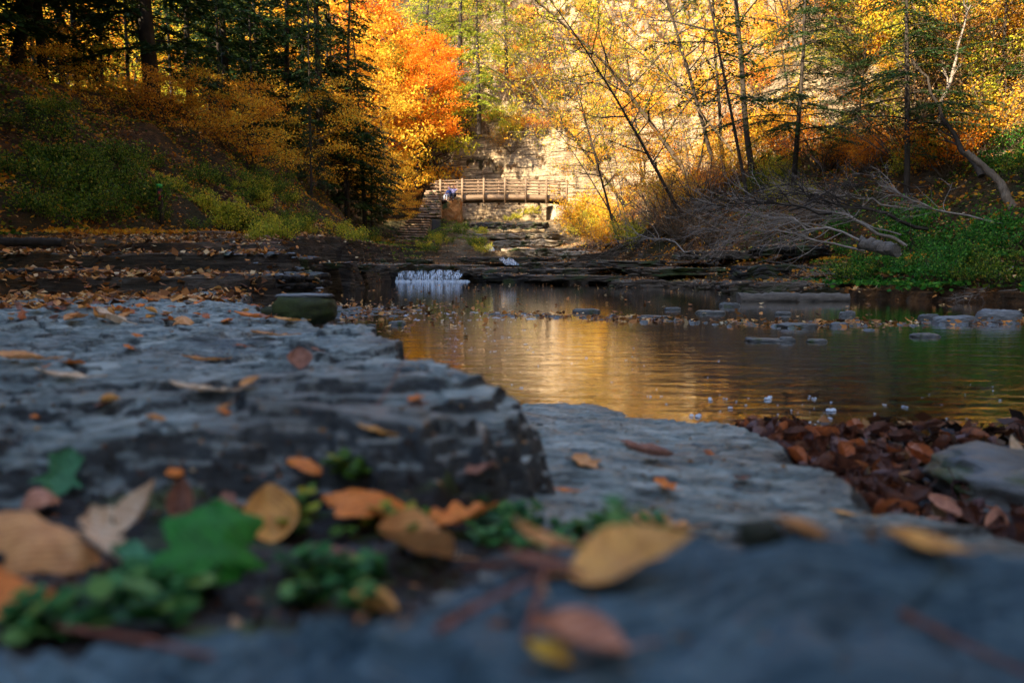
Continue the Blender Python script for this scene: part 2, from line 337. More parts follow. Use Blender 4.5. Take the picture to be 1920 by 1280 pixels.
def plain(name, c, rough=.7, var=.35, sc=20, trans=0):
    def f(n, out):
        a = tex(n, sc, detail=5); col = ramp(n, [(.3, tuple(v * (1 - var) for v in c)), (.7, tuple(min(1, v * (1 + var)) for v in c))], a)
        p = princ(n, None, col, rough, bump(n, a, .2, .02 / sc * 5), .3)
        if trans:
            t = N(n, 'ShaderNodeBsdfTranslucent'); n.links.new(col, t.inputs[0]); m = N(n, 'ShaderNodeMixShader'); m.inputs[0].default_value = trans
            n.links.new(p.outputs[0], m.inputs[1]); n.links.new(t.outputs[0], m.inputs[2]); n.links.new(m.outputs[0], out.inputs[0])
        else: n.links.new(p.outputs[0], out.inputs[0])
    return mat(name, f)
M['foam'] = plain('foam', (.42, .47, .52), .4, .1, 60)
# foliage
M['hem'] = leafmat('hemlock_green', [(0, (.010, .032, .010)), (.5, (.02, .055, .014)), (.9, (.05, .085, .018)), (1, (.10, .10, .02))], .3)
M['hem_lit'] = leafmat('hemlock_sunlit_green', [(0, (.09, .15, .015)), (.5, (.22, .28, .025)), (1, (.38, .36, .04))], .45)  # brighter, yellower copy of the hemlock green; sunlight painted into the needles
M['orange'] = leafmat('leaf_orange', [(0, (.55, .12, .01)), (.35, (.80, .24, .015)), (.7, (.85, .33, .02)), (1, (.9, .48, .04))], .5)
M['red'] = leafmat('leaf_red_orange', [(0, (.55, .10, .008)), (.5, (.78, .21, .01)), (1, (.82, .33, .015))], .5)
M['gold'] = leafmat('leaf_gold', [(0, (.45, .18, .01)), (.4, (.80, .40, .025)), (.8, (.85, .52, .05)), (1, (.65, .60, .06))], .5)
M['yellowgreen'] = leafmat('leaf_yellow_green', [(0, (.16, .20, .015)), (.4, (.38, .40, .03)), (.8, (.62, .52, .04)), (1, (.8, .55, .05))], .5)
M['amber'] = leafmat('leaf_amber', [(0, (.30, .09, .008)), (.5, (.62, .24, .015)), (1, (.75, .40, .03))], .45)
M['brown'] = leafmat('leaf_brown', [(0, (.08, .035, .015)), (.5, (.22, .10, .035)), (1, (.42, .24, .09))], .3)
M['green'] = leafmat('weed_green', [(0, (.015, .04, .006)), (.45, (.07, .15, .014)), (.82, (.20, .26, .02)), (1, (.42, .30, .03))], .4)
M['lush'] = leafmat('lush_green', [(0, (.015, .075, .012)), (.5, (.045, .18, .018)), (.9, (.11, .30, .03)), (1, (.26, .30, .04))], .4)
M['litter'] = leafmat('litter_leaves', [(0, (.05, .022, .010)), (.25, (.15, .06, .022)), (.5, (.32, .13, .035)), (.72, (.52, .20, .04)), (.9, (.55, .33, .12)), (1, (.5, .40, .25))], .15, .6)
def singleleaf(name, c, dark, rough=.5):
    def f(n, out):
        tc = N(n, 'ShaderNodeTexCoord'); v = tc.outputs['Object']
        a = tex(n, 420, vec=v, detail=6); b = tex(n, 60, vec=v, detail=5, rough=.7)
        sx = N(n, 'ShaderNodeSeparateXYZ'); n.links.new(v, sx.inputs[0])
        wv = N(n, 'ShaderNodeTexWave'); wv.inputs['Scale'].default_value = 70; wv.inputs['Distortion'].default_value = 1.5; wv.bands_direction = 'DIAGONAL'; n.links.new(v, wv.inputs[0])
        col = mixc(n, ramp(n, [(.4, (0,) * 3), (.68, (1,) * 3)], b), c, dark)
        col = mixc(n, ramp(n, [(.3, (.5,) * 3), (.7, (0,) * 3)], a), col, dark)
        col = mixc(n, ramp(n, [(.0, (.45,) * 3), (.25, (0,) * 3)], wv.outputs['Fac']), col, dark)
        nb = bump(n, wv.outputs['Fac'], .5, .002); nb = bump(n, a, .3, .001, nb)
        p = princ(n, None, col, rough, nb, .4); t = N(n, 'ShaderNodeBsdfTranslucent'); n.links.new(col, t.inputs[0])
        m = N(n, 'ShaderNodeMixShader'); m.inputs[0].default_value = .2; n.links.new(p.outputs[0], m.inputs[1]); n.links.new(t.outputs[0], m.inputs[2]); n.links.new(m.outputs[0], out.inputs[0])
    return mat(name, f)
LM = {'tan': singleleaf('leaf_tan', (0.80, 0.41, 0.155), (0.44, 0.18, 0.06)), 'gold': singleleaf('leaf_golden_brown', (0.85, 0.43, 0.10), (0.468, 0.208, 0.065)),
      'orange': singleleaf('leaf_orange_brown', (0.85, 0.27, 0.045), (0.494, 0.130, 0.026)), 'rust': singleleaf('leaf_rust', (0.546, 0.156, 0.039), (0.234, 0.065, 0.026)),
      'brown': singleleaf('leaf_dull_brown', (0.390, 0.182, 0.117), (0.182, 0.078, 0.052)), 'pink': singleleaf('leaf_pinkish_brown', (0.650, 0.312, 0.182), (0.325, 0.130, 0.078)),
      'green': singleleaf('leaf_green', (0.026, 0.221, 0.019), (0.013, 0.091, 0.010)), 'pale': singleleaf('leaf_pale_green', (0.078, 0.260, 0.117), (0.039, 0.143, 0.065)),
      'yellow': singleleaf('leaf_yellow', (0.780, 0.494, 0.052), (0.520, 0.260, 0.026)), 'cream': singleleaf('leaf_cream', (0.754, 0.598, 0.429), (0.520, 0.325, 0.182)),
      'wet': singleleaf('leaf_wet_brown', (0.169, 0.058, 0.029), (0.046, 0.021, 0.016), .28), 'wetr': singleleaf('leaf_wet_red', (0.338, 0.098, 0.026), (0.104, 0.033, 0.016), .28),
      'wetp': singleleaf('leaf_wet_purple', (0.156, 0.078, 0.072), (0.065, 0.039, 0.039), .25)}

# ------------------------------------------------------------------ mesh helpers
def npmesh(name, V, Fq, material, smooth=False):
    V = np.asarray(V, np.float32); Fq = np.asarray(Fq, np.int32); k = Fq.shape[1]
    me = bpy.data.meshes.new(name); me.vertices.add(len(V)); me.vertices.foreach_set('co', V.ravel())
    me.loops.add(Fq.size); me.loops.foreach_set('vertex_index', Fq.ravel())
    me.polygons.add(len(Fq)); me.polygons.foreach_set('loop_start', np.arange(0, Fq.size, k, dtype=np.int32))
    me.update(calc_edges=True)
    if smooth: me.polygons.foreach_set('use_smooth', np.ones(len(Fq), bool))
    me.materials.append(material); return me
def link(name, me, parent=None, loc=None):
    o = bpy.data.objects.new(name, me); COL.objects.link(o); o.parent = parent
    if loc is not None: o.location = loc
    return o
def tag(o, label=None, cat=None, group=None, kind=None):
    for k, v in (('label', label), ('category', cat), ('group', group), ('kind', kind)):
        if v: o[k] = v
    return o
def empty(name, loc, label, cat, group=None, rz=0):
    o = bpy.data.objects.new(name, None); COL.objects.link(o); o.location = loc; o.rotation_euler = (0, 0, rz); o.empty_display_size = .2
    return tag(o, label, cat, group)
def dup(root, loc, rz, sc=1, label=None, group=None, tilt=(0, 0)):
    r = root.copy(); COL.objects.link(r); r.location = loc; r.rotation_euler = (tilt[0], tilt[1], rz); r.scale = (sc,) * 3 if not isinstance(sc, tuple) else sc
    if label: r['label'] = label
    if group: r['group'] = group
    for ch in root.children:
        c = ch.copy(); COL.objects.link(c); c.parent = r
    return r
class B:
    def __init__(s): s.V = []; s.F = []; s.n = 0
    def add(s, V, Fq): V = np.asarray(V, float); s.V.append(V); s.F.append(np.asarray(Fq) + s.n); s.n += len(V)
    def tube(s, P, R, k=6):
        P = np.asarray(P, float); n = len(P); R = np.broadcast_to(np.asarray(R, float), (n,))
        T = np.gradient(P, axis=0); T /= (np.linalg.norm(T, axis=1, keepdims=True) + 1e-9)
        ref = np.array([.3, .9, .1]) if abs(T[:, 2]).mean() > .6 else np.array([.05, .1, 1.])
        U = np.cross(T, ref); U /= (np.linalg.norm(U, axis=1, keepdims=True) + 1e-9); Vv = np.cross(T, U)
        a = np.arange(k) / k * 2 * math.pi
        ring = P[:, None] + R[:, None, None] * (np.cos(a)[None, :, None] * U[:, None] + np.sin(a)[None, :, None] * Vv[:, None])
        i = np.arange(n - 1)[:, None] * k; j = np.arange(k)[None]; j2 = (j + 1) % k
        f = np.stack([i + j, i + j2, i + k + j2, i + k + j], -1).reshape(-1, 4)
        s.add(ring.reshape(-1, 3), f)
        # end caps as quads collapsed onto a centre vertex pair
        for e, b0 in ((0, 0), (n - 1, (n - 1) * k)):
            s.add(np.vstack([ring[e], P[e][None]]), np.array([[q, (q + 1) % k, k, k] for q in range(0)] or np.zeros((0, 4), int)))
            if k % 2 == 0 and k >= 4:
                base = s.n - (k + 1)
                ff = [[base, base + q, base + q + 1, base + q + 2] for q in range(1, k - 2, 2)]
                s.F.append(np.array(ff, int).reshape(-1, 4))
    def box(s, c, h, rz=0, jit=0, rng=None):
        q = np.array([[x, y, z] for z in (-1, 1) for y in (-1, 1) for x in (-1, 1)], float) * np.array(h)
        if jit: q += rng.normal(0, jit, q.shape)
        cs, sn = math.cos(rz), math.sin(rz); q = np.stack([q[:, 0] * cs - q[:, 1] * sn, q[:, 0] * sn + q[:, 1] * cs, q[:, 2]], 1) + np.array(c)
        s.add(q, [[0, 2, 3, 1], [4, 5, 7, 6], [0, 1, 5, 4], [2, 6, 7, 3], [0, 4, 6, 2], [1, 3, 7, 5]])
    def leaves(s, C, Dv, Nn, L, Wd, fold=.12):
        Dv = Dv / (np.linalg.norm(Dv, axis=1, keepdims=True) + 1e-9); X = np.cross(Nn, Dv); X /= (np.linalg.norm(X, axis=1, keepdims=True) + 1e-9); Z = np.cross(Dv, X)
        L = np.broadcast_to(np.asarray(L, float), (len(C),))[:, None]; Wd = np.broadcast_to(np.asarray(Wd, float), (len(C),))[:, None]
        v = np.stack([C - Dv * L / 2, C + X * Wd / 2 - Z * fold * Wd - Dv * L * .06, C + Dv * L / 2 - Z * fold * L * .5, C - X * Wd / 2 - Z * fold * Wd - Dv * L * .06], 1)
        s.add(v.reshape(-1, 3), np.arange(len(C) * 4).reshape(-1, 4))
    def mesh(s, name, m, smooth=False): return npmesh(name, np.vstack(s.V), np.vstack([f for f in s.F if len(f)]), m, smooth)
def grid(xs, ys, zf, name, m, smooth=True, X=None, Y=None):
    if X is None: X, Y = np.meshgrid(xs, ys)
    Z = zf(X, Y); r, c = X.shape; i = np.arange(r * c).reshape(r, c)
    f = np.stack([i[:-1, :-1], i[:-1, 1:], i[1:, 1:], i[1:, :-1]], -1).reshape(-1, 4)
    return npmesh(name, np.stack([X, Y, Z], -1).reshape(-1, 3), f, m, smooth)
RN = np.random.default_rng
def unit(rng, n, up=0.0):
    v = rng.normal(0, 1, (n, 3)); v[:, 2] += up; return v / (np.linalg.norm(v, axis=1, keepdims=True) + 1e-9)

# ------------------------------------------------------------------ ground, shelf, water
def spaced(pts): return np.concatenate([np.arange(a, b, d) for a, b, d in pts])
gx = spaced([(-120, -40, 4), (-40, -22, .9), (-22, -10, .3), (-10, 9, .14), (9, 22, .22), (22, 40, .6), (40, 100, 3), (100, 101, .9)])
gy = spaced([(-70, -10, 4), (-10, 4, .6), (4, 24, .13), (24, 34, .09), (34, 66, .2), (66, 92, .3), (92, 160, 2.5)])
go = link('ground', grid(gx, gy, H, 'ground', M['ground'])); tag(go, kind='structure')
nr, nc = 900, 860
tt = np.exp(np.linspace(math.log(.17), math.log(6.7), nr))[:, None]; uu = np.linspace(-1.12, 1.12, nc)[None]
X = uu * (tt + .25) ; Y = np.broadcast_to(tt, X.shape)
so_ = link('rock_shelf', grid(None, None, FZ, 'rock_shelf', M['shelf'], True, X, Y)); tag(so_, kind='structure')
def facemat(me, X, Y):
    xc = (X[:-1, :-1] + X[1:, 1:]) / 2; yc = (Y[:-1, :-1] + Y[1:, 1:]) / 2
    wx = xc + .03 * fbm(xc * 6, yc * 6, 3, 3); wy = yc + .03 * fbm(xc * 6 + 9, yc * 6, 7, 3)
    sN = -polydist(wx, wy, NEAR); sS = polydist(wx, wy, SHELF)
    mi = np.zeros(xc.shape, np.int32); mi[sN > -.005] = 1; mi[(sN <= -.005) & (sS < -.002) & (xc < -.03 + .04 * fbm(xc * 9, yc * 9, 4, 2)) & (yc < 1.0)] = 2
    me.polygons.foreach_set('material_index', mi.ravel())
M['near'] = rockmat('dark_blue_slate', (.010, .030, .045), (.042, .09, .12), (.15, .225, .25), 2.6, (1, 2, 3), 0, .5, .9)  # near rock, darker and bluer than the shelf
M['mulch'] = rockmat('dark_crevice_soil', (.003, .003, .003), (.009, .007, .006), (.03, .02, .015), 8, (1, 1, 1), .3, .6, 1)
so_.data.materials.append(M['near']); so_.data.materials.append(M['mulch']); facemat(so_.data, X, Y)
def sheet(name, x0, x1, y0, y1, z, m):
    me = npmesh(name, [[x0, y0, z], [x1, y0, z], [x1, y1, z], [x0, y1, z]], [[0, 1, 2, 3]], m); return link(name, me)
tag(sheet('water', -9, 14, .9, 25.98, 0.0, M['water']), kind='structure')
tag(sheet('water', -4.2, 2.5, 26.0, 29.5, .425, M['water']), kind='structure')

# slabs: irregular flat stones with layered, chipped rims
def slab_mesh(name, Lx, Ly, Lz, seed, m, layers=4, nseg=110, round_=.0, over=.06):
    rng = RN(seed); a = np.arange(nseg) / nseg * 2 * math.pi; p = 3.2 if not round_ else 2.2
    r = (np.abs(np.cos(a)) ** p + np.abs(np.sin(a)) ** p) ** (-1 / p)
    r = r * (1 + .10 * fbm(np.cos(a) * 1.7 + seed, np.sin(a) * 1.7, seed, 3) + .05 * fbm(np.cos(a) * 9 + seed, np.sin(a) * 9, seed, 2))
    V = []; Fq = []; lv = []
    z = 0
    for l in range(layers):
        rr = r * (1 - over * 2.2 * rng.random() + .07 * fbm(np.cos(a) * 5 + l * 3, np.sin(a) * 5 + seed, seed + l * 3, 3) + .03 * rng.normal(0, 1, nseg))
        t = Lz / layers * rng.uniform(.7, 1.3)
        for zz, k in ((z, .985), (z + t * .12, 1), (z + t * .85, 1.0), (z + t, .975)):
            lv.append((rr * k, zz))
        z += t
    sc = Lz / z
    for rr, zz in lv: V.append(np.stack([rr * np.cos(a) * Lx / 2, rr * np.sin(a) * Ly / 2, np.full(nseg, zz * sc)], 1))
    for k in (.8, .55, .3, .08):
        q = lv[-1][0] * k; V.append(np.stack([q * np.cos(a) * Lx / 2, q * np.sin(a) * Ly / 2, Lz + Lz * .08 * fbm(q * np.cos(a) * 3, q * np.sin(a) * 3 + seed, seed + 9, 3) + (round_ * Lz * (1 - k))], 1))
    n = len(V); V = np.vstack(V); j = np.arange(nseg); j2 = (j + 1) % nseg
    for i in range(n - 1): Fq.append(np.stack([i * nseg + j, i * nseg + j2, (i + 1) * nseg + j2, (i + 1) * nseg + j], 1))
    e = (n - 1) * nseg; Fq.append(np.array([[e, e + q, e + q + 1, e + q + 2] for q in range(1, nseg - 2, 2)]))
    V[:, 2] += .22 * Lz * fbm(V[:, 0] * 5 / max(Lx, .1) + seed, V[:, 1] * 3 / max(Ly, .1), seed, 3) + .05 * Lz * fbm(V[:, 0] * 30 / max(Lx, .1), V[:, 1] * 9 / max(Ly, .1), seed, 2)
    me = npmesh(name, V, np.vstack(Fq), m, False); return me
def rock_mesh(name, Lx, Ly, Lz, seed, m, facets=9, rough=.09, flat=.0, pw=3.0):
    rng = RN(seed); nu, nv = 40, 22; th = np.arange(nu) / nu * 2 * math.pi; ph = np.linspace(-.5 * math.pi, .5 * math.pi, nv)
    T_, P_ = np.meshgrid(th, ph); D = np.stack([np.cos(P_) * np.cos(T_), np.cos(P_) * np.sin(T_), np.sin(P_)], -1)
    nn = unit(rng, facets, .4); nn = np.vstack([nn, [[rng.normal(0, .12), rng.normal(0, .12), 1]]]); dd = np.append(rng.uniform(.72, .98, facets), .66 if flat == 0 else flat)
    r_ = (np.abs(D) ** pw).sum(-1) ** (-1 / pw) * .8
    for a_, b_ in zip(nn, dd):
        a_ = a_ / np.linalg.norm(a_); dt = D @ a_; r_ = np.minimum(r_, np.where(dt > .05, b_ / np.maximum(dt, .05), 9))
    r_ = r_ * (1 + rough * fbm(T_ * 1.0 / math.pi * 4 * 0 + D[..., 0] * 3 + seed, D[..., 1] * 3 + D[..., 2] * 4, seed, 4))
    V = D * r_[..., None]; V = V / np.abs(V).max((0, 1)); V = V * np.array([Lx / 2, Ly / 2, Lz * .62]); V[..., 2] += Lz * .36
    i = np.arange(nu * nv).reshape(nv, nu); j = np.roll(i, -1, 1); f = np.stack([i[:-1], j[:-1], j[1:], i[1:]], -1).reshape(-1, 4)
    me = npmesh(name, V.reshape(-1, 3), f, m, True)
    return me
def ledge(px0, px1, ytop, ybot, D, depth, seed, m='ledge', rz=0, layers=4, over=.05, nm='rock_ledge'):
    a = W(px0, ybot, D); b = W(px1, ytop, D); L = b.x - a.x; hgt = b.z - a.z
    o = link(nm, slab_mesh(nm, L * 1.04, depth, hgt, seed, M[m], layers, over=over)); o.location = ((a.x + b.x) / 2, D + depth / 2, a.z); o.rotation_euler = (0, 0, rz)
    tag(o, kind='structure'); return o
# left ledges
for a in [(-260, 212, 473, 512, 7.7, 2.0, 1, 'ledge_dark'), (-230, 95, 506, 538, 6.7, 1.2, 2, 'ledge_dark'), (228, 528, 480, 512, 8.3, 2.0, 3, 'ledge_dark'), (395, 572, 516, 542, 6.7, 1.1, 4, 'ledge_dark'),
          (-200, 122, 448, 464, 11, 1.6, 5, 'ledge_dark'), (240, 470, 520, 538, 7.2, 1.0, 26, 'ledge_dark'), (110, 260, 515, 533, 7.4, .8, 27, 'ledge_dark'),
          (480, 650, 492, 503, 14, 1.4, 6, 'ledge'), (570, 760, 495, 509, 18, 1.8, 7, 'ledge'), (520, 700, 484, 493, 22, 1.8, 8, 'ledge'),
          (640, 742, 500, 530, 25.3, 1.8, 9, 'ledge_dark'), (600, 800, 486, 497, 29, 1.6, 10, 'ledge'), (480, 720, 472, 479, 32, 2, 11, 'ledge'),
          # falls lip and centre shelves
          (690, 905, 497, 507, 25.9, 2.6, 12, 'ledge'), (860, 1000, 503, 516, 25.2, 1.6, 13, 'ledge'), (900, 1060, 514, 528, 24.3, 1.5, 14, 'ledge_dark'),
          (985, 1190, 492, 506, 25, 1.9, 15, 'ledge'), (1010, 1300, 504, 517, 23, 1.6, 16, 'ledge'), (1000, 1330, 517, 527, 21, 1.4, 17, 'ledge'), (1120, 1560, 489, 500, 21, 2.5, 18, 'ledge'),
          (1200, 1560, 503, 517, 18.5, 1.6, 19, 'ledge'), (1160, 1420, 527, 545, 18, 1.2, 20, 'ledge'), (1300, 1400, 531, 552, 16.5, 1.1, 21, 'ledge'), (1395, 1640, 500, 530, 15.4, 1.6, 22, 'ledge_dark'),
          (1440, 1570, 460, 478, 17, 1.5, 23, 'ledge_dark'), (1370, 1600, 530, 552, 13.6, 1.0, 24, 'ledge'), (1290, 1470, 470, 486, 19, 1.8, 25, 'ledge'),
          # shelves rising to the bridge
          (860, 1040, 482, 491, 30, 2, 30, 'ledge'), (950, 1100, 466, 480, 34, 2.4, 31, 'ledge'), (930, 1060, 451, 463, 38, 2.4, 32, 'ledge'), (880, 1050, 438, 447, 43, 2.5, 33, 'ledge'), (872, 1030, 417, 433, 52, 3, 34, 'ledge_dark'),  # last one is dark rock standing in for a ledge shadow
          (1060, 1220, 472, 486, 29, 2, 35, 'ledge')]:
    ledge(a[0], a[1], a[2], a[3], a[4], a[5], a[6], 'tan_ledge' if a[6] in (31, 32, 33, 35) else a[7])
# small stone steps on the left
for i, (x0, x1, y0, y1, D) in enumerate([(322, 418, 452, 464, 14.0), (318, 416, 443, 452, 14.5), (340, 425, 434, 442, 15.0)]):
    o = ledge(x0, x1, y0, y1, D, .6, 40 + i, 'stair'); o.name = 'stone_step'; del o['kind']
    tag(o, ['lowest of three grey slab steps on the leafy left bank', 'middle of three grey slab steps on the leafy left bank', 'topmost of three grey slab steps below the green shrubs'][i], 'step', 'slab steps on the left bank')

# waterfall
def fall(px0, px1, ytop, ybot, D, name, seed, bulge=.25, slant=0):
    a = W(px0, ybot, D); b = W(px1, ytop, D); us = np.linspace(0, 1, 70); vs = np.linspace(0, 1, 14); U, V_ = np.meshgrid(us, vs)
    x = a.x + (b.x - a.x) * U + slant * (1 - V_); y = D + .25 - bulge * np.sin((1 - V_) * math.pi / 2) ** 1.2 + .06 * noise(U * 22, V_ * 1.5, seed); z = a.z + (b.z - a.z) * V_ - .05 * np.abs(noise(U * 7, U * 0 + .5, seed + 1)) * (1 - V_) * 0 + .07 * noise(U * 5, V_ * 0 + .3, seed + 2) * V_; x = x + .04 * noise(U * 14, V_ * 3, seed + 4)
    i = np.arange(U.size).reshape(U.shape); f = np.stack([i[:-1, :-1], i[:-1, 1:], i[1:, 1:], i[1:, :-1]], -1).reshape(-1, 4)
    return npmesh(name, np.stack([x, y, z], -1).reshape(-1, 3), f, M['fall'], True)
o = link('water', fall(741, 815, 507, 528, 25.6, 'water', 3)); tag(o, kind='structure'); o.name = 'waterfall'
o = link('water', fall(819, 872, 508, 528, 25.4, 'water', 5, .5, -.25)); tag(o, kind='structure'); o.name = 'waterfall'
o = link('water', fall(935, 960, 484, 497, 29.6, 'water', 6, .9, .3)); tag(o, kind='structure'); o.name = 'waterfall'
o = link('water', fall(908, 922, 460, 471, 36, 'water', 8, .9, .2)); tag(o, kind='structure'); o.name = 'waterfall'
# foam
fb = B(); rng = RN(5)
def blob(b, c, r, h, rng, k=6):
    a = np.arange(k) / k * 2 * math.pi; rr = r * rng.uniform(.7, 1.25, k)
    v = [[c[0] + rr[i] * math.cos(a[i]), c[1] + rr[i] * math.sin(a[i]), c[2]] for i in range(k)] + [[c[0] + rr[i] * .6 * math.cos(a[i]), c[1] + rr[i] * .6 * math.sin(a[i]), c[2] + h] for i in range(k)]
    f = [[i, (i + 1) % k, k + (i + 1) % k, k + i] for i in range(k)] + [[k, k + 1, k + 2, k + 3], [k, k + 3, k + 4, k + 5]]
    b.add(v, f)
def foamspots(n, px0, px1, py0, py1, s0, s1, hh=.4):
    for _ in range(n):
        px = rng.uniform(px0, px1); py = rng.uniform(py0, py1); c = G(px, py, .002); s = rng.uniform(s0, s1) * rng.random() ** .7
        for q in range(rng.integers(1, 5)): blob(fb, (c.x + rng.normal(0, s * .7), c.y + rng.normal(0, s), .002), s * rng.uniform(.4, 1), s * hh, rng)
foamspots(34, 1450, 1900, 720, 800, .003, .008, .35); foamspots(40, 880, 1350, 640, 760, .004, .009, .3); foamspots(90, 840, 1000, 595, 660, .004, .015, .12); foamspots(70, 760, 1010, 585, 600, .01, .04, .1)
foamspots(30, 1300, 1560, 740, 800, .004, .012, .6)
for _ in range(110): c = G(rng.uniform(736, 876), 528.3, 0.003); blob(fb, (c.x, 25.4 - abs(rng.normal(0, .22)), .003), rng.uniform(.03, .08), rng.uniform(.01, .06), rng)
tag(link('foam', fb.mesh('foam', M['foam'])), 'white flecks of foam drifting on the dark pool', 'foam', kind='stuff')

# ------------------------------------------------------------------ bridge
BR = W(941, 369, 61.5); ang = math.radians(15)
br = empty('footbridge', (BR.x, 61.5, BR.z - .05), 'arched timber footbridge with post and rail sides crossing the gorge', 'bridge', rz=ang)
def cz(x): return .18 * (1 - (x / 6.2) ** 2) + .025 * x
def strip(y0, y1, z0, z1, x0, x1, name, m='wood', n=24, par=None):
    b = B()
    xs = np.linspace(x0, x1, n)
    P = []
    for x in xs: c = cz(x); P += [[x, y0, c + z0], [x, y1, c + z0], [x, y1, c + z1], [x, y0, c + z1]]
    f = []
    for i in range(n - 1):
        for k in range(4): f.append([i * 4 + k, i * 4 + (k + 1) % 4, (i + 1) * 4 + (k + 1) % 4, (i + 1) * 4 + k])
    f += [[0, 1, 2, 3], [(n - 1) * 4 + k for k in range(4)]]
    b.add(P, f); return link(name, b.mesh(name, M[m]), par or br)
M['under'] = plain('dark_timber', (.03, .022, .016))
strip(-.9, .9, -.05, 0, -5.9, 5.3, 'deck'); strip(-.95, -.85, -.48, -.06, -6.1, 5.15, 'side_beam'); strip(.85, .95, -.48, -.06, -6.1, 5.15, 'side_beam')
strip(-.75, .75, -.56, -.48, -6.0, 5.1, 'girder', 'under')
for sy in (-1, 1):
    for z in (1.12, .86, .60, .34): strip(sy * .93 - .03, sy * .93 + .03, z - .045, z + .05, -5.7, 5.35, 'rail', 'wood')
    for k in range(7):
        x = -5.2 + k * 1.735; b = B(); b.box((x, sy * 1.02, cz(x) + .27), (.075, .06, .98)); link('post', b.mesh('post', M['wood']), br)
for k, xx in enumerate((-7.2, -7.25)):
    pass
# right abutment
ab = B(); c0 = W(1046, 430, 61); top = BR.z - .65
ab.box((c0.x - .1, 62.6, (top + c0.z) / 2 - .3), (.42, 1.3, (top - c0.z) / 2 + .3), .25); ab.box((c0.x + .8, 63.6, (top + c0.z) / 2 - .3), (.7, 1.4, (top - c0.z) / 2 + .5), .25)
o = link('bridge_abutment', ab.mesh('bridge_abutment', M['concrete'])); tag(o, 'pale concrete abutment under the right end of the footbridge', 'abutment')
# left retaining wall with people on top
def prism(name, poly, y0, y1, m, jit=0, ny=2, seed=1):
    b = B(); n = len(poly); V = [[x, y0, z] for x, z in poly] + [[x, y1, z] for x, z in poly]
    me = bpy.data.meshes.new(name); me.from_pydata(V, [], [list(range(n)), list(range(2 * n - 1, n - 1, -1))] + [[i, i + n, (i + 1) % n + n, (i + 1) % n] for i in range(n)]); me.materials.append(m); me.validate(); return me
import bmesh
def prismX(name, pts, y0, y1, m):
    me = prism(name, [(W(px, py, y0).x, W(px, py, y0).z) for px, py in pts], y0, y1, m)
    bm = bmesh.new(); bm.from_mesh(me); bmesh.ops.recalc_face_normals(bm, faces=bm.faces)
    bmesh.ops.triangulate(bm, faces=bm.faces)
    for _ in range(5):
        e = [e for e in bm.edges if e.calc_length() > .35]
        if not e: break
        bmesh.ops.subdivide_edges(bm, edges=e, cuts=1); bmesh.ops.triangulate(bm, faces=bm.faces)
    co = np.array([v.co[:] for v in bm.verts]); q = np.floor(co[:, 2] / .22)
    d = .07 * fbm(co[:, 0] * 1.2 + q * 3.7, q * 1.9 + co[:, 1], 5, 2); d2 = .10 * fbm(co[:, 0] * 2, co[:, 2] * 2, 8, 2)
    for v, a_, b_ in zip(bm.verts, d, d2): v.co.y += float(a_ + b_); v.co.x += float(a_) * .6; v.co.z += float(b_) * .5
    bm.to_mesh(me); bm.free(); return me
o = link('retaining_wall', prismX('retaining_wall', [(800, 462), (801, 412), (824, 405), (830, 385), (842, 376), (862, 372), (868, 462)], 56.6, 59.0, M['rust']))
tag(o, 'rusty orange masonry wall below the seated people at the bridge end', 'wall')

# ------------------------------------------------------------------ stone staircase
st = empty('stone_staircase', W(742, 470, 42), 'dry stone staircase climbing the left bank to the footbridge', 'staircase'); Lc = Vector(st.location)
rng = RN(12)
def flight(n, xa, xb, wa, wb, ya, yb, Da, Db, seed):
    for i in range(n):
        t = (i + .5) / n; D = Da + (Db - Da) * t; cx = xa + (xb - xa) * t; wd = (wa + (wb - wa) * t)
        y1 = ya + (yb - ya) * t; p = W(cx, y1, D); L = wd / F * D; rise = (W(cx, yb, Db).z - W(cx, ya, Da).z) / n
        dz = max(.06, abs(rise)) * 1.05
        # each step a course of three or four irregular blocks in one mesh
        b = B(); x = -L / 2; 
        while x < L / 2 - .05:
            wv = min(rng.uniform(.35, .9), L / 2 - x); th = rng.uniform(.78, 1.0)
            b.box((p.x - Lc.x + x + wv / 2, D - Lc.y + .45 + rng.normal(0, .05), p.z - Lc.z + dz * (th - 1) * .5), (wv / 2 - .015, .50, dz * .28 * th), rng.normal(0, .03), .012, rng); x += wv
        link('step', b.mesh('step', M['stair']), st)
flight(5, 742, 744, 76, 72, 472, 447, 41.5, 43.2, 1)
flight(8, 766, 786, 58, 42, 446, 409, 43.6, 47, 2)
flight(11, 804, 812, 46, 26, 408, 356, 47.5, 58.5, 3)
def core(rows):
    V = []; 
    for (px0, px1, py, D) in rows:
        for px in (px0, px1):
            q = W(px, py, D) - Lc; V += [[q.x, q.y + .12, q.z - .10], [q.x, q.y + .12, q.z - 2.5]]
    f = []
    for i in range(len(rows) - 1): a_ = i * 4; f += [[a_, a_ + 2, a_ + 6, a_ + 4], [a_, a_ + 4, a_ + 5, a_ + 1], [a_ + 2, a_ + 3, a_ + 7, a_ + 6]]
    f += [[0, 1, 3, 2]]
    link('core', npmesh('core', V, f, M['ledge_dark']), st)
core([(706, 778, 474, 41.5), (708, 779, 448, 43.2)]); core([(738, 794, 447, 43.6), (765, 806, 410, 47)]); core([(783, 826, 410, 47.5), (800, 824, 357, 58.5)])
for nm, pts, y0, y1 in (('side_wall', [(722, 478), (726, 449), (783, 449), (789, 480)], 43.0, 46.5), ('side_wall', [(760, 478), (764, 412), (808, 412), (806, 478)], 47.2, 50)):
    me = prismX(nm, pts, y0, y1, M['stair']); me.transform(Matrix.Translation(-Lc)); link(nm, me, st)

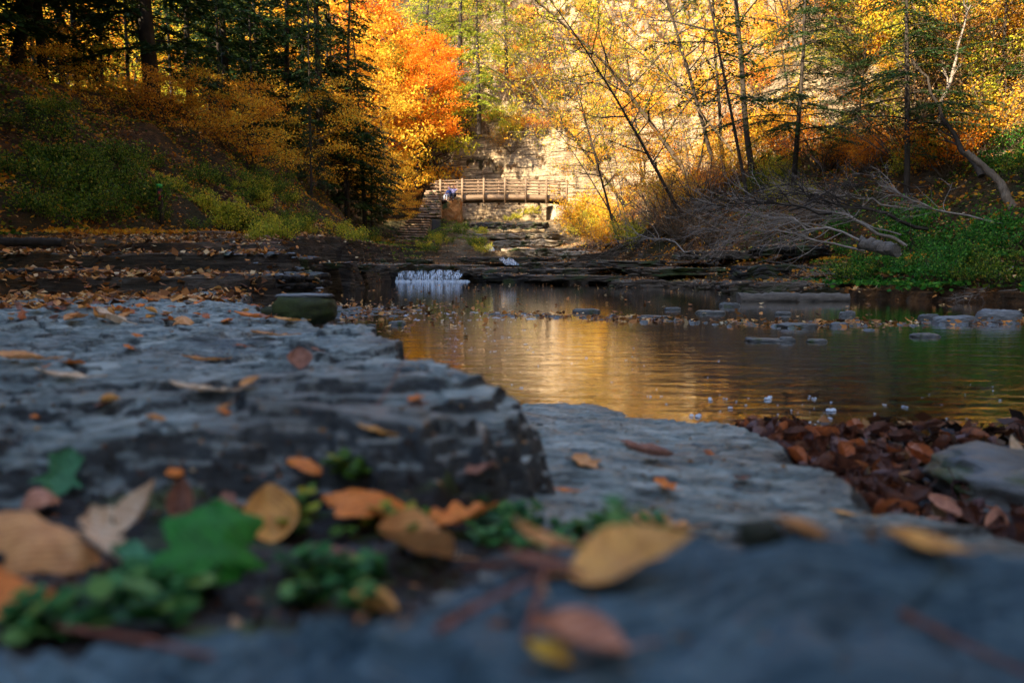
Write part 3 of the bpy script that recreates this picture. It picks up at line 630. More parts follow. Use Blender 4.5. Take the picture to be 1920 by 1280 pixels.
# ------------------------------------------------------------------ trees
def wander(rng, p0, d, L, n, wob, curve=(0, 0, 0)):
    P = [np.array(p0, float)]; d = np.array(d, float); d /= np.linalg.norm(d)
    for i in range(n):
        d = d + rng.normal(0, wob, 3) + np.array(curve) / n; d /= np.linalg.norm(d); P.append(P[-1] + d * L / n)
    return np.array(P)
def at_t(P, t):
    f = t * (len(P) - 1); i = min(int(f), len(P) - 2); return P[i] + (P[i + 1] - P[i]) * (f - i)
def decid(name, seed, Ht, r0, lean, cb, cr, nb, leafmat_, leafn, ls, label, cat='tree', barkm='bark', flat=.5, up=.45, sub=4, clump=.32, mats2=None, wob=.05, twigs=True):
    rng = RN(seed); wd = B(); lf = B()
    T = wander(rng, (0, 0, -.4), (lean[0] * .6, lean[1] * .6, 1), Ht, 14, wob, (lean[0], lean[1], .1))
    wd.tube(T, r0 * (1 - .85 * np.linspace(0, 1, len(T)) ** .9) * np.where(np.arange(len(T)) == 0, 1.35, 1), 8)
    anchors = []
    for i in range(nb):
        t = cb + (1 - cb) * (i + rng.random()) / nb; az = i * 2.399 + rng.normal(0, .4); sh = math.sin(min(1, (1 - t) / (1 - cb) * .9 + .18) * math.pi * .62) * (.75 + .5 * rng.random())
        L = cr * sh; p = at_t(T, t); u = up * rng.uniform(.3, 1.5)
        Bp = wander(rng, p, (math.cos(az), math.sin(az), u), L, 6, .13, (0, 0, .2)); rb = r0 * (1 - .85 * t) * .45 + .008
        wd.tube(Bp, rb * np.linspace(1, .25, 7), 4); anchors += [Bp[4], Bp[5], Bp[6]]
        for j in range(sub):
            tt_ = rng.uniform(.25, .98); q = at_t(Bp, tt_); a2 = az + rng.choice([-1, 1]) * rng.uniform(.4, 1.2)
            Sp = wander(rng, q, (math.cos(a2), math.sin(a2), rng.uniform(-.1, .5)), L * rng.uniform(.25, .5), 4, .18)
            if twigs: wd.tube(Sp, rb * .35 * np.linspace(1, .3, 5), 4)
            anchors += [Sp[2], Sp[3], Sp[4]]
    A = np.array(anchors); k = rng.integers(0, len(A), leafn); wts = rng.random(len(A)) ** 1.0
    k = rng.choice(len(A), leafn, p=wts / wts.sum())
    C = A[k] + rng.normal(0, clump * cr * .35, (leafn, 3)) * np.array([1, 1, flat])
    Nn = unit(rng, leafn, 1.2); Dv = unit(rng, leafn, -.3)
    lf.leaves(C, Dv, Nn, ls * rng.uniform(.6, 1.3, leafn), ls * .62 * rng.uniform(.7, 1.2, leafn))
    e = empty(name, (0, 0, 0), label, cat)
    link('trunk', wd.mesh('trunk', M[barkm], True), e)
    me = lf.mesh('crown', M[leafmat_]); 
    if mats2:
        me.materials.append(M[mats2]); nF = len(me.polygons); mi = (fbm(C[:, 0] * 1.1 / cr * 3, C[:, 2] * 3 / cr + C[:, 1], seed, 2) > .12).astype(np.int32); me.polygons.foreach_set('material_index', mi)
    link('crown', me, e)
    return e
def hemlock(name, seed, Ht, r0, cb, cr, nb, label, m='hem', nl=1.0, lw=.155, lean=(0, 0)):
    rng = RN(seed); wd = B(); lf = B()
    T = wander(rng, (0, 0, -.5), (lean[0], lean[1], 1), Ht, 14, .012, (lean[0] * .4, lean[1] * .4, 0)); wd.tube(T, r0 * (1 - .88 * np.linspace(0, 1, len(T))), 8)
    Cs, Ds, Ns = [], [], []
    for i in range(nb):
        t = .10 + .88 * (i + rng.random()) / nb; az = rng.uniform(0, 6.283); live = t > cb - .08 * rng.random()
        L = cr * (1 - max(0, t - cb) / (1.02 - cb)) ** .8 * rng.uniform(.6, 1.15) * (.7 if not live else 1)
        if not live and rng.random() < .55: continue
        Bp = wander(rng, at_t(T, t), (math.cos(az), math.sin(az), .15 if live else -.05), L, 7, .05, (0, 0, -.55))
        wd.tube(Bp, max(.010, .022 * L / 3) * np.linspace(1, .2, 8) * (1.3 if live else 1), 4)
        if not live and rng.random() < .7: continue
        nt_ = int(L * 9 * nl); side = np.array([-math.sin(az), math.cos(az), 0]); out_ = np.array([math.cos(az), math.sin(az), 0])
        for j in range(nt_):
            tq = rng.uniform(.15, 1); q = at_t(Bp, tq); sgn = rng.choice([-1, 1]); tl = L * .34 * (1.15 - tq * .6) * rng.uniform(.5, 1.1)
            dr = side * sgn * .8 + out_ * .65 + np.array([0, 0, -.18]); dr /= np.linalg.norm(dr)
            n = max(3, int(tl / .075 * (1 if nl > .7 else .7))); s_ = np.linspace(.05, 1, n)[:, None]
            c = q + dr * s_ * tl + np.array([0, 0, -1]) * (s_ ** 2) * tl * .22 + rng.normal(0, .028, (n, 3)); Cs.append(c)
            Ds.append(dr + rng.normal(0, .45, (n, 3)) * np.array([1, 1, .3])); Ns.append(unit(rng, n, 2.2))
    C = np.vstack(Cs); lf.leaves(C, np.vstack(Ds), np.vstack(Ns), lw * 1.5 * rng.uniform(.6, 1.3, len(C)), lw * .55, .1)
    e = empty(name, (0, 0, 0), label, 'tree'); link('trunk', wd.mesh('trunk', M['bark'], True), e); link('crown', lf.mesh('crown', M[m]), e)
    return e
def place(src, used, px, D, rz, sc, label, group, py=None, tilt=(0, 0), x=None, dz=0):
    xx = (px - CX) / F * D if x is None else x
    z = hx(xx, D) if py is None else W(px, py, D).z
    loc = (xx, D, z + dz)
    if src.name not in used: 
        used.add(src.name); src.location = loc; src.rotation_euler = (tilt[0], tilt[1], rz); src.scale = (sc,) * 3 if not isinstance(sc, tuple) else sc; src['label'] = label; src['group'] = group; return src
    return dup(src, loc, rz, sc, label, group, tilt)
used = set(); ORD = ['first', 'second', 'third', 'fourth', 'fifth', 'sixth', 'seventh', 'eighth', 'ninth', 'tenth', 'eleventh', 'twelfth', 'thirteenth', 'fourteenth', 'fifteenth', 'sixteenth', 'seventeenth', 'eighteenth', 'nineteenth', 'twentieth'] + ['twenty ' + q for q in ('first', 'second', 'third', 'fourth', 'fifth', 'sixth', 'seventh', 'eighth', 'ninth')] + ['thirtieth']
hems = [hemlock('hemlock_tree', 300, 17, .22, .20, 3.4, 130, 'x'), hemlock('hemlock_tree', 301, 16, .17, .12, 3.2, 130, 'x'), hemlock('hemlock_tree', 302, 17, .14, .30, 3.0, 110, 'x')]
big = hemlock('hemlock_tree', 305, 17, .32, .22, 4.4, 135, 'x')
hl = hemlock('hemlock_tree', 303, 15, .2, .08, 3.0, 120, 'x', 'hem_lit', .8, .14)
small = hemlock('young_hemlock', 304, 6.5, .08, .12, 1.9, 80, 'x', 'hem', 1.1, .08)
# front row on the left slope
row = sorted([(2, 23, 1, .9), (75, 27, 2, .8), (108, 25, 0, .8), (140, 28, 2, .85), (170, 31, 1, .8), (305, 26, 3, .95), (372, 33, 2, 1), (408, 42, 1, .9), (440, 35, 0, .95), (470, 46, 1, 1), (500, 40, 2, .95), (548, 37, 0, .85), (575, 44, 1, 1.0), (608, 36, 0, 1.0), (628, 44, 2, .9), (655, 38, 1, .9), (688, 40, 0, .7), (20, 34, 2, (.6, .6, 1)), (92, 36, 2, (.6, .6, 1)), (215, 33, 2, (.5, .5, 1)), (262, 38, 2, (.7, .7, 1)), (340, 42, 2, (.7, .7, 1)), (425, 31, 2, (.45, .45, .95)), (485, 34, 2, (.45, .45, .95)), (525, 46, 2, (.7, .7, 1)), (590, 33, 2, (.4, .4, .9))])
for i, (px, D, k, sc) in enumerate(row):
    s = (hems + [big])[k]
    place(s, used, px, D, i * 1.7, sc, 'dark straight trunked hemlock on the shaded left slope, %s trunk from the left edge' % ORD[i], 'hemlocks on the shaded left slope', tilt=((0, math.radians(3)) if k == 3 else (0, math.radians(random.Random(i).uniform(-1.5, 1.5)))))
b2 = hemlock('leaning_tree', 309, 14, .2, .5, 2, 40, 'x', lean=(.25, 0)); place(b2, used, 40, 24, .3, 1, 'dark trunk leaning right at the far upper left of the slope', 'hemlocks on the shaded left slope')
for i, (px, D, sc) in enumerate([(520, 38, .8), (640, 41, 1.1), (700, 42, 1.0), (590, 31, .7)]):
    place(small, used, px, D, i * 2.1, sc, 'small bushy green hemlock under the tall trees, %s from the left' % ORD[i], 'young hemlocks beneath the forest')
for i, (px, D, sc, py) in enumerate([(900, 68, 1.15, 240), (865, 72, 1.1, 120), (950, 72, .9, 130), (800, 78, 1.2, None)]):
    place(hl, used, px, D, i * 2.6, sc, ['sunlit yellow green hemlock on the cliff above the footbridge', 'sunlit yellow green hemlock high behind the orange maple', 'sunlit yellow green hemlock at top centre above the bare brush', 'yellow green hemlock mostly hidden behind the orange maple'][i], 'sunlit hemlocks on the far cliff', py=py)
# maples
mo = [decid('orange_maple', 320, 15, .17, (.05, 0), .22, 4.2, 34, 'red', 15000, .19, 'x', mats2='orange', flat=.35), decid('orange_maple', 321, 12, .14, (-.05, 0), .15, 3.8, 32, 'orange', 13000, .18, 'x', mats2='gold', flat=.35)]
for i, (px, D, k, sc, py) in enumerate([(782, 66, 0, .88, 345), (722, 66, 1, .85, 350), (752, 74, 0, 1.25, 300), (806, 71, 1, .6, 290)]):
    place(mo[k], used, px, D, i * 1.3, sc, ['bright red orange maple left of the footbridge', 'golden orange maple leaning over the stone staircase', 'tall orange maple behind the bright one by the bridge', 'small orange maple at the foot of the far cliff', 'orange maple deep among the dark hemlock trunks'][i], 'orange maples by the footbridge', py=py)
un = [decid('gold_sapling', 330, 5.5, .05, (.35, -.2), .2, 2.4, 24, 'amber', 3600, .115, 'x', flat=.22, up=.15, clump=.35), decid('gold_sapling', 331, 6.5, .06, (.15, -.1), .2, 2.6, 24, 'gold', 4200, .12, 'x', flat=.22, up=.15, clump=.35), decid('green_sapling', 332, 5, .05, (.2, -.1), .15, 2.2, 20, 'yellowgreen', 3200, .11, 'x', flat=.3, up=.2)]
for i, (px, D, k, sc, py) in enumerate([(120, 26, 0, 1.2, 260), (200, 24, 1, .8, 300), (80, 22, 0, .7, 330), (270, 25, 0, 1.0, 330), (230, 27, 2, 1.1, 270), (330, 25, 0, .9, 330), (395, 27, 0, 1.1, 350), (450, 29, 1, 1.1, 350), (500, 28, 1, .9, 385), (560, 34, 1, 1.2, 370), (620, 37, 1, 1.3, 380), (680, 42, 1, 1.4, 390), (718, 46, 1, .9, 410), (540, 42, 1, 1.5, 340), (700, 50, 1, 1.0, 370), (772, 50, 0, .55, 408), (752, 46, 1, .5, 425), (30, 25, 2, .9, 200), (290, 22, 0, .45, 400), (650, 50, 1, 1.6, 330)]):
    place(un[k], used, px, D, 2 + i * 1.9, sc * .72, 'low leafy sapling with %s leaves on the left slope, %s in the understory list from left'.replace(' in the understory list from left', ' sapling') % (['amber orange', 'golden yellow', 'yellow green'][k], ORD[i]), 'autumn saplings on the left slope', py=py)
# far wood beyond the left slope, lit from the left
fa = [decid('golden_tree', 340, 14, .16, (0, 0), .12, 4.5, 30, 'gold', 7500, .26, 'x', barkm='bark'), decid('golden_tree', 341, 13, .15, (0, 0), .12, 4.5, 30, 'yellowgreen', 7500, .26, 'x'), decid('golden_tree', 342, 13, .15, (0, 0), .1, 4.5, 30, 'gold', 7500, .26, 'x', mats2='orange')]
rng = RN(77); k = 0
for r_, (Dm, pxs) in enumerate([(54, range(0, 560, 130)), (62, range(-40, 760, 110)), (72, range(-60, 860, 90)), (86, range(-80, 900, 80))]):
    for px in pxs:
        D = Dm + rng.uniform(-3, 3); j = int(rng.choice([0, 1, 2, 1, 0])); 
        place(fa[j], used, px + rng.uniform(-20, 20), D, rng.uniform(0, 6), rng.uniform(.85, 1.25), 'yellow autumn tree in the sunlit wood glimpsed beyond the dark hemlocks', 'sunlit trees beyond the left slope'); k += 1
# back wall shrubs and brush
def brush(name, seed, n, h, spread, m, label, leafm=None, leafn=0, cat='shrub', r=.012, ls=.1):
    rng = RN(seed); b = B(); ends = []
    for i in range(n):
        az = rng.uniform(0, 6.28); P = wander(rng, (rng.normal(0, .12), rng.normal(0, .12), -.1), (math.cos(az) * spread, math.sin(az) * spread, 1), h * rng.uniform(.5, 1.1), 6, .14)
        b.tube(P, r * np.linspace(1.2, .3, 7), 4); ends += list(P[3:])
        for j in range(3):
            q = at_t(P, rng.uniform(.3, .9)); P2 = wander(rng, q, P[-1] - P[2] + rng.normal(0, .5, 3) * h * .4, h * .35, 4, .2); b.tube(P2, r * .55 * np.linspace(1, .3, 5), 4); ends += list(P2[2:])
    e = empty(name, (0, 0, 0), label, cat); link('stems', b.mesh('stems', M[m]), e)
    if leafn:
        A = np.array(ends); kk = rng.integers(0, len(A), leafn); lf = B(); C = A[kk] + rng.normal(0, h * .07, (leafn, 3)); lf.leaves(C, unit(rng, leafn), unit(rng, leafn, 1), ls * rng.uniform(.6, 1.2, leafn), ls * .6); link('foliage', lf.mesh('foliage', M[leafm]), e)
    return e
bs = [brush('bare_shrub', 350, 26, 3.2, .8, 'bark_pale', 'x', 'brown', 1100, r=.03, ls=.10), brush('golden_shrub', 351, 20, 2.6, .8, 'bark_pale', 'x', 'gold', 2900, r=.02, ls=.115), brush('green_shrub', 352, 18, 2.2, .9, 'bark_pale', 'x', 'yellowgreen', 2600, r=.02, ls=.11), brush('orange_shrub', 353, 20, 2.4, .8, 'bark_pale', 'x', 'orange', 2600, r=.02, ls=.11)]
rng = RN(9); names = ['bare brown', 'golden', 'yellow green', 'orange']; cnt = 0
for (px0, px1, py0, py1, n, ks) in [(830, 1010, 20, 290, 30, [0, 0, 1, 2, 0, 3]), (960, 1140, 0, 200, 26, [0, 0, 1, 0, 2, 3]), (880, 1060, 200, 300, 9, [0, 0, 1]), (1080, 1300, 20, 420, 22, [1, 2, 1, 3, 1, 0]), (1250, 1500, 60, 380, 20, [1, 3, 1, 2, 3]), (1450, 1900, 0, 380, 30, [0, 1, 3, 2, 0]), (1580, 1920, 0, 330, 34, [2, 0, 2, 3, 1]), (1060, 1200, 400, 470, 10, [1, 2, 1]), (1190, 1400, 400, 470, 8, [0, 0, 1, 0]), (1400, 1560, 360, 460, 8, [0, 0, 2])]:
    for i in range(n):
        p = hit(rng.uniform(px0, px1), rng.uniform(py0, py1), 12, 130, H)
        if p.y > 125 : continue
        kq = int(rng.choice(ks)); sc = rng.uniform(.5, 1.1) * (1 if p.y > 45 else .75) * (.5 if py0 >= 360 and p.y < 24 and px1 != 1200 else 1)
        s = bs[kq]
        if s.name not in used: used.add(s.name); s.location = p; s['label'] = 'x'; o = s; s.scale = (sc,) * 3
        else: o = dup(s, p, rng.uniform(0, 6), sc)
        side = 'on the far cliff above the footbridge' if px1 <= 1140 and py1 <= 300 else ('at the sunlit foot of the right bank' if py0 >= 400 and px1 == 1200 else ('low on the bank by the brush pile' if py0 >= 360 else 'on the sunlit right wall of the gorge' if px1 <= 1500 else 'on the shaded right wall of the gorge'))
        o['label'] = names[kq] + ' shrub clinging ' + side; o['group'] = names[kq] + ' shrubs ' + side
# slender leaning trees on the right
sl = [decid('slender_tree', 360, 13, .11, (-.45, -.05), .22, 3.2, 22, 'yellowgreen', 1500, .13, 'x', barkm='bark_pale', mats2='gold', sub=5, flat=.6, wob=.04),
      decid('slender_tree', 361, 11, .08, (-.35, 0), .25, 2.6, 18, 'gold', 1400, .13, 'x', barkm='bark', mats2='yellowgreen', sub=5, flat=.6, wob=.05),
      decid('slender_tree', 362, 12, .10, (-.08, 0), .3, 2.8, 18, 'orange', 1100, .12, 'x', barkm='bark', mats2='gold', sub=5, flat=.6, wob=.04),
      decid('gold_bush_tree', 363, 6.5, .07, (-.2, 0), .1, 2.6, 24, 'gold', 3600, .12, 'x', barkm='bark', mats2='orange', flat=.35)]
spots = [(1165, 375, 36, 0, .75, .2, 'pale leaning trunk just right of the footbridge'), (1310, 360, 30, 0, 1.0, 0, 'long pale trunk leaning left over the creek, middle of the right bank'), (1275, 395, 24, 1, .75, .5, 'short curved sapling leaning left at the edge of the brush pile'),
         (1345, 330, 29, 1, 1.1, .1, 'tall thin dark trunk rising behind the brush pile, leaning slightly left'), (1405, 335, 25, 2, 1.15, 1, 'straight dark trunk at the top of the brush pile'), (1355, 350, 31, 2, .9, 2, 'slim straight trunk with orange leaves, left of the dark straight one'),
         (1200, 330, 42, 2, .9, 0, 'thin upright trunk among the golden leaves beside the cliff'), (1560, 200, 32, 2, .8, .4, 'dark thin trunk standing against the pale upper cliff'), (1510, 190, 33, 1, .8, .2, 'dark forked trunk against the pale upper cliff, left one'), (1240, 340, 44, 0, .9, .3, 'leaning tree with yellow green leaves in front of the cream cliff'), (1120, 300, 52, 1, .9, 0, 'small leaning tree with thin leaves above the right bridge end'), (1020, 190, 66, 0, .8, 0, 'bare leaning tree on the cliff above the middle of the bridge')]
TL = [-22, -20, -24, -9, -4, -6, -4, -5, -12, -14, -10, -14]
for i, (px, py, D, k, sc, rz, lab) in enumerate(spots):
    place(sl[k], used, px, D, rz * .4, sc, lab, 'slender trees on the right bank', py=py, tilt=(0, math.radians(TL[i])))
rg = RN(14)
for i in range(19):
    px = rg.uniform(1160, 1580); D = rg.uniform(26, 48); kk = int(rg.integers(0, 3)); q_ = rg.uniform(.35, .6)
    place(sl[kk], used, px, D, rg.normal(0, .5), (q_, q_, rg.uniform(.5, .9)), 'thin sapling trunk among many leaning on the sunlit right bank', 'thin saplings on the right bank', tilt=(0, math.radians(-rg.uniform(2, 26))))
for i, (px, py, D, sc) in enumerate([(1250, 400, 27, .5), (1205, 350, 38, .75), (1300, 330, 33, .7), (1150, 440, 33, .35), (1330, 230, 38, .8), (1240, 240, 45, .8), (1400, 150, 42, .8)]):
    place(sl[3], used, px, D, i * 1.1, sc, 'bushy golden tree on the sunlit right bank, %s by nearness to the pool' % ORD[i], 'bushy golden trees on the right bank', py=py)
# hemlocks on the right, dark sprays hanging into the frame
hr = hemlock('overhanging_hemlock', 370, 16, .16, .25, 4.2, 110, 'x', 'hem', 1.2, .11)
for i, (px, D, sc, py, lab) in enumerate([(1420, 20, .8, -120, 'x'), (1640, 24, .62, 190, 'x'), (1860, 19, .45, 330, 'x'), (1760, 26, .7, 180, 'x'), (1950, 22, .7, 160, 'x'), (1560, 29, .6, 200, 'x'), (1700, 20, .3, 330, 'x'), (1590, 22, .28, 330, 'x'), (1480, 22, .55, None, 'x'), (1690, 18, .5, None, 'x'), (1620, 26, .6, None, 'x'), (1790, 23, .6, None, 'x'), (1890, 25, .7, None, 'x')]):
    if i == 0: continue
    place(hr, used, px, D, i * 1.6, sc, ['', 'dark green hemlock against the upper right cliff, nearest the pale rock', 'low hemlock beside the thick pale root at far right', 'hemlock on the shaded wall between two others at upper right', 'hemlock at the upper right corner of the gorge', 'dark hemlock just right of the pale rock face', 'small hemlock low on the slope above the green bank', 'small hemlock on the slope above the middle of the brush pile', 'small dark hemlock whose sprays cross the pale rock face', 'dark hemlock above the forked dead limb', 'dark hemlock between the pale rock face and the forked dead limb', 'dark hemlock above the leaning dead trunk', 'dark hemlock behind the thick pale root'][i], 'hemlocks on the right wall', py=py)
# hemlock trunk with layered dark sprays, upper centre right
hs = hemlock('dark_spray_tree', 372, 9, .055, .35, 2.6, 46, 'x', 'hem', 1.3, .09, lean=(-.22, 0)); place(hs, used, 1400, 22, 0, 1, 'slim hemlock with open dark sprays crossing the sunlit golden leaves', None, py=360)
for i, (x_, y_, sc_) in enumerate([(-12.5, 11, 1.3), (-15, 17, 1.3), (-18.5, 23, 1.3), (-10, 5, 1.2), (13, 9, 1.2), (14.5, 14, 1.2), (19, 20, 1.2), (-20, 13, 1.3)]):  # trees added off to the sides, out of view, to block skylight
    dup(big, (x_, y_, hx(x_, y_)), i, sc_, 'large hemlock added beside the view to block sky light', 'added hemlocks blocking the sky')
for o in list(COL.objects):
    if o.get('group') is None and 'group' in o: del o['group']

# ------------------------------------------------------------------ shrubs and ground cover
def weeds(name, seed, r, h, n, m, ls):
    rng = RN(seed); b = B(); lf = B()
    for i in range(max(5, n // 40)):
        a = rng.uniform(0, 6.28); q = r * math.sqrt(rng.random()); P = wander(rng, (q * math.cos(a) * .6, q * math.sin(a) * .6, -.05), (math.cos(a) * .5, math.sin(a) * .5, 1), h * rng.uniform(.5, 1.1), 4, .1); b.tube(P, .006, 4)
        c = np.array([at_t(P, t) for t in rng.uniform(.3, 1, 40)]) + rng.normal(0, h * .12, (40, 3)); lf.leaves(c, unit(rng, 40, -.2), unit(rng, 40, 1.5), ls * rng.uniform(.6, 1.3, 40), ls * .6)
    e = empty(name, (0, 0, 0), 'x', 'shrub'); link('stems', b.mesh('stems', M['bark']), e); link('foliage', lf.mesh('foliage', M[m]), e); return e
gw = [weeds('leafy_shrub', 380, .7, .9, 1000, 'green', .085), weeds('leafy_shrub', 381, .8, .7, 1000, 'green', .075), weeds('leafy_shrub', 382, .7, .8, 900, 'lush', .08), weeds('leafy_shrub', 383, .7, .7, 800, 'yellowgreen', .085)]
rng = RN(31)
for (px0, px1, py0, py1, n, ks, lab) in [(0, 120, 200, 330, 8, [0, 1, 3], 'at the far left of the shaded slope'), (60, 300, 300, 420, 34, [0, 1, 0], 'on the shaded slope left of the marker post'), (310, 560, 330, 440, 34, [0, 1, 3], 'on the shaded slope right of the marker post'), (480, 720, 400, 470, 16, [3, 0], 'at the foot of the slope before the staircase'), (780, 910, 425, 480, 16, [3, 1], 'on the mound beside the staircase'),
                                 (1560, 1900, 430, 540, 26, [2, 2, 1], 'on the lush bank right of the driftwood'), (1400, 1560, 300, 370, 8, [1, 3], 'on the slope above the brush pile'), (880, 1040, 395, 432, 8, [3], 'on the ledges under the footbridge'), (1800, 1920, 200, 330, 6, [2, 1], 'high on the right slope by the pale root')]:
    for i in range(n):
        p = hit(rng.uniform(px0, px1), rng.uniform(py0, py1), 6, 90, H); kq = int(rng.choice(ks)); s = gw[kq]; sc = rng.uniform(.5, 1.0) * (.62 if p.y < 14 else .85)
        if 1500 < px0 < 1700: sc *= 1.15
        if s.name not in used: used.add(s.name); s.location = p; o = s; s.scale = (sc,) * 3
        else: o = dup(s, p, rng.uniform(0, 6), sc)
        cn = ['green', 'green', 'bright green', 'yellow green'][kq]; o['label'] = '%s leafy shrub %s' % (cn, lab); o['group'] = '%s shrubs %s' % (cn, lab)
# litter
def scatter(n, boxes, m, ls, name, label, seed, up=1.6, f=H, lift=.012, zmin=.03, wf=.7):
    rng = RN(seed); C = []
    for (x0, x1, y0, y1, w_) in boxes:
        k = int(n * w_); C.append(np.stack([rng.uniform(x0, x1, k), y0 + (y1 - y0) * rng.random(k) ** 1.2], 1))
    C = np.vstack(C); z = f(C[:, 0], C[:, 1]); m_ = (z > zmin) & (fbm(C[:, 0] * .9, C[:, 1] * .9, seed, 3) + rng.uniform(-.4, .5, len(C)) > 0); C = C[m_]; z = z[m_]
    P = np.stack([C[:, 0], C[:, 1], z + lift + rng.exponential(.012, len(C))], 1); lf = B()
    s = ls * rng.uniform(.5, 1.3, len(C)); lf.leaves(P, unit(rng, len(C), 0) * np.array([1, 1, .35]), unit(rng, len(C), up * 1.6), s, s * wf, .2)
    o = link(name, lf.mesh(name, M[m])); tag(o, label, name.replace('_', ' '), kind='stuff'); return o
scatter(150000, [(-17, -1.5, 6.3, 28, .4), (-14, -3, 20, 45, .15), (3, 18, 10, 36, .33), (-3, 5, 26, 45, .12)], 'litter', .085, 'leaf_litter', 'fallen autumn leaves strewn over the banks and ledges', 401)
scatter(90000, [(-17, -8, 12, 40, .4), (-10, -4, 22, 46, .2), (6, 16, 10, 28, .25), (-7, -1.5, 42, 58, .15)], 'green', .08, 'ground_cover', 'low green weeds covering the banks', 402, .6, lift=.07)
scatter(40000, [(-17, -6, 12, 45, .6), (4, 16, 12, 40, .4)], 'amber', .09, 'ground_cover', 'orange leaved undergrowth on the banks', 404, .5, lift=.10)
scatter(9000, [(5.2, 9, 9.5, 14, 1)], 'lush', .09, 'ground_cover', 'bright green weeds on the right bank', 403, .3, lift=.10)
scatter(9000, [(-7, -1.6, 3.6, 6.3, .8), (-7, -3, 5.6, 8, .2)], 'litter', .07, 'leaf_litter', 'dry leaves gathered at the back of the grey shelf', 406, f=HZ, zmin=.2)
# leaves lying on the ledge slabs, found by casting rays down on them
bpy.context.view_layer.update()
deps = bpy.context.evaluated_depsgraph_get()
rng = RN(55); lf = B(); C = []
for o in [o for o in COL.objects if o.name.startswith('rock_ledge') or o.name.startswith('stone_step')]:
    bb = [o.matrix_world @ Vector(c) for c in o.bound_box]; x0, x1 = min(b.x for b in bb), max(b.x for b in bb); y0, y1 = min(b.y for b in bb), max(b.y for b in bb); zt = max(b.z for b in bb)
    for _ in range(int(min(420, (x1 - x0) * (y1 - y0) * 75))):
        x = rng.uniform(x0, x1); y = rng.uniform(y0, y1) if rng.random() < .6 else rng.uniform(y0, y0 + (y1 - y0) * .4)
        h_, loc, nn, _i = o.ray_cast(o.matrix_world.inverted() @ Vector((x, y, zt + 1)), Vector((0, 0, -1)))
        if h_ and nn.z > .5: q = o.matrix_world @ loc; C.append((q.x, q.y, q.z + .012))
C = np.array(C); s = .09 * rng.uniform(.5, 1.3, len(C)); lf.leaves(C, unit(rng, len(C)) * np.array([1, 1, .3]), unit(rng, len(C), 2.5), s, s * .7, .25)
tag(link('leaf_litter', lf.mesh('leaf_litter', M['litter'])), 'dry leaves caught on top of the shale ledges', 'leaf litter', kind='stuff')
scatter(22000, [(2.2, 9, 13, 30, 1)], 'litter', .08, 'leaf_litter', 'dry leaves and twigs under the brush pile', 407, zmin=.1)
# gravel bars
def pebbles(n, fn, seed, r0, r1, name, label, m, zf):
    rng = RN(seed); b = B()
    for _ in range(n):
        x, y = fn(rng); z = zf(x, y)
        r = rng.uniform(r0, r1) * rng.random() ** .5; blob(b, (x, y, max(z, -.02) - .1 * r), r, r * rng.uniform(.25, .5), rng)
    return tag(link(name, b.mesh(name, M[m])), label, 'gravel', kind='stuff')
pebbles(900, lambda r: (r.normal(-1.75, .42), r.normal(8.1, .8)), 61, .03, .09, 'gravel', 'flat shale pebbles on the bar left of the pool', 'fg_loose', hx)
def barpt(r):
    x = r.choice([.3, 1.2, 2.3, 3.0, 4.3, 5.2]) + r.normal(0, .38); return x, float(ip(x, [-1, 0, 2.4, 5], [8.2, 7.8, 6.4, 6.9])) + r.normal(0, .2)
pebbles(260, barpt, 62, .02, .06, 'gravel', 'small wet pebbles breaking the surface across the pool', 'fg_loose', lambda x, y: .0)
rng = RN(63); lf = B(); n = 1500; xs = np.concatenate([rng.uniform(-.8, 6.5, 700), rng.normal(-1.7, .8, 500), rng.uniform(-3, 6, 300)]); bp = np.array([barpt(rng) for _ in range(700)]); xs[:700] = bp[:, 0]; ys = np.concatenate([bp[:, 1], rng.normal(8.2, 1.2, 500), rng.uniform(7, 22, 300)])
C = np.stack([xs, ys, np.maximum(H(xs, ys), 0) + .012 + rng.exponential(.012, n)], 1); s = .065 * rng.uniform(.5, 1.2, n); lf.leaves(C, unit(rng, n) * np.array([1, 1, .2]), unit(rng, n, 2.5), s, s * .7, .3)
tag(link('leaf_litter', lf.mesh('leaf_litter', M['litter'])), 'wet leaves stranded on the pebble bars and floating on the pool', 'leaf litter', kind='stuff')

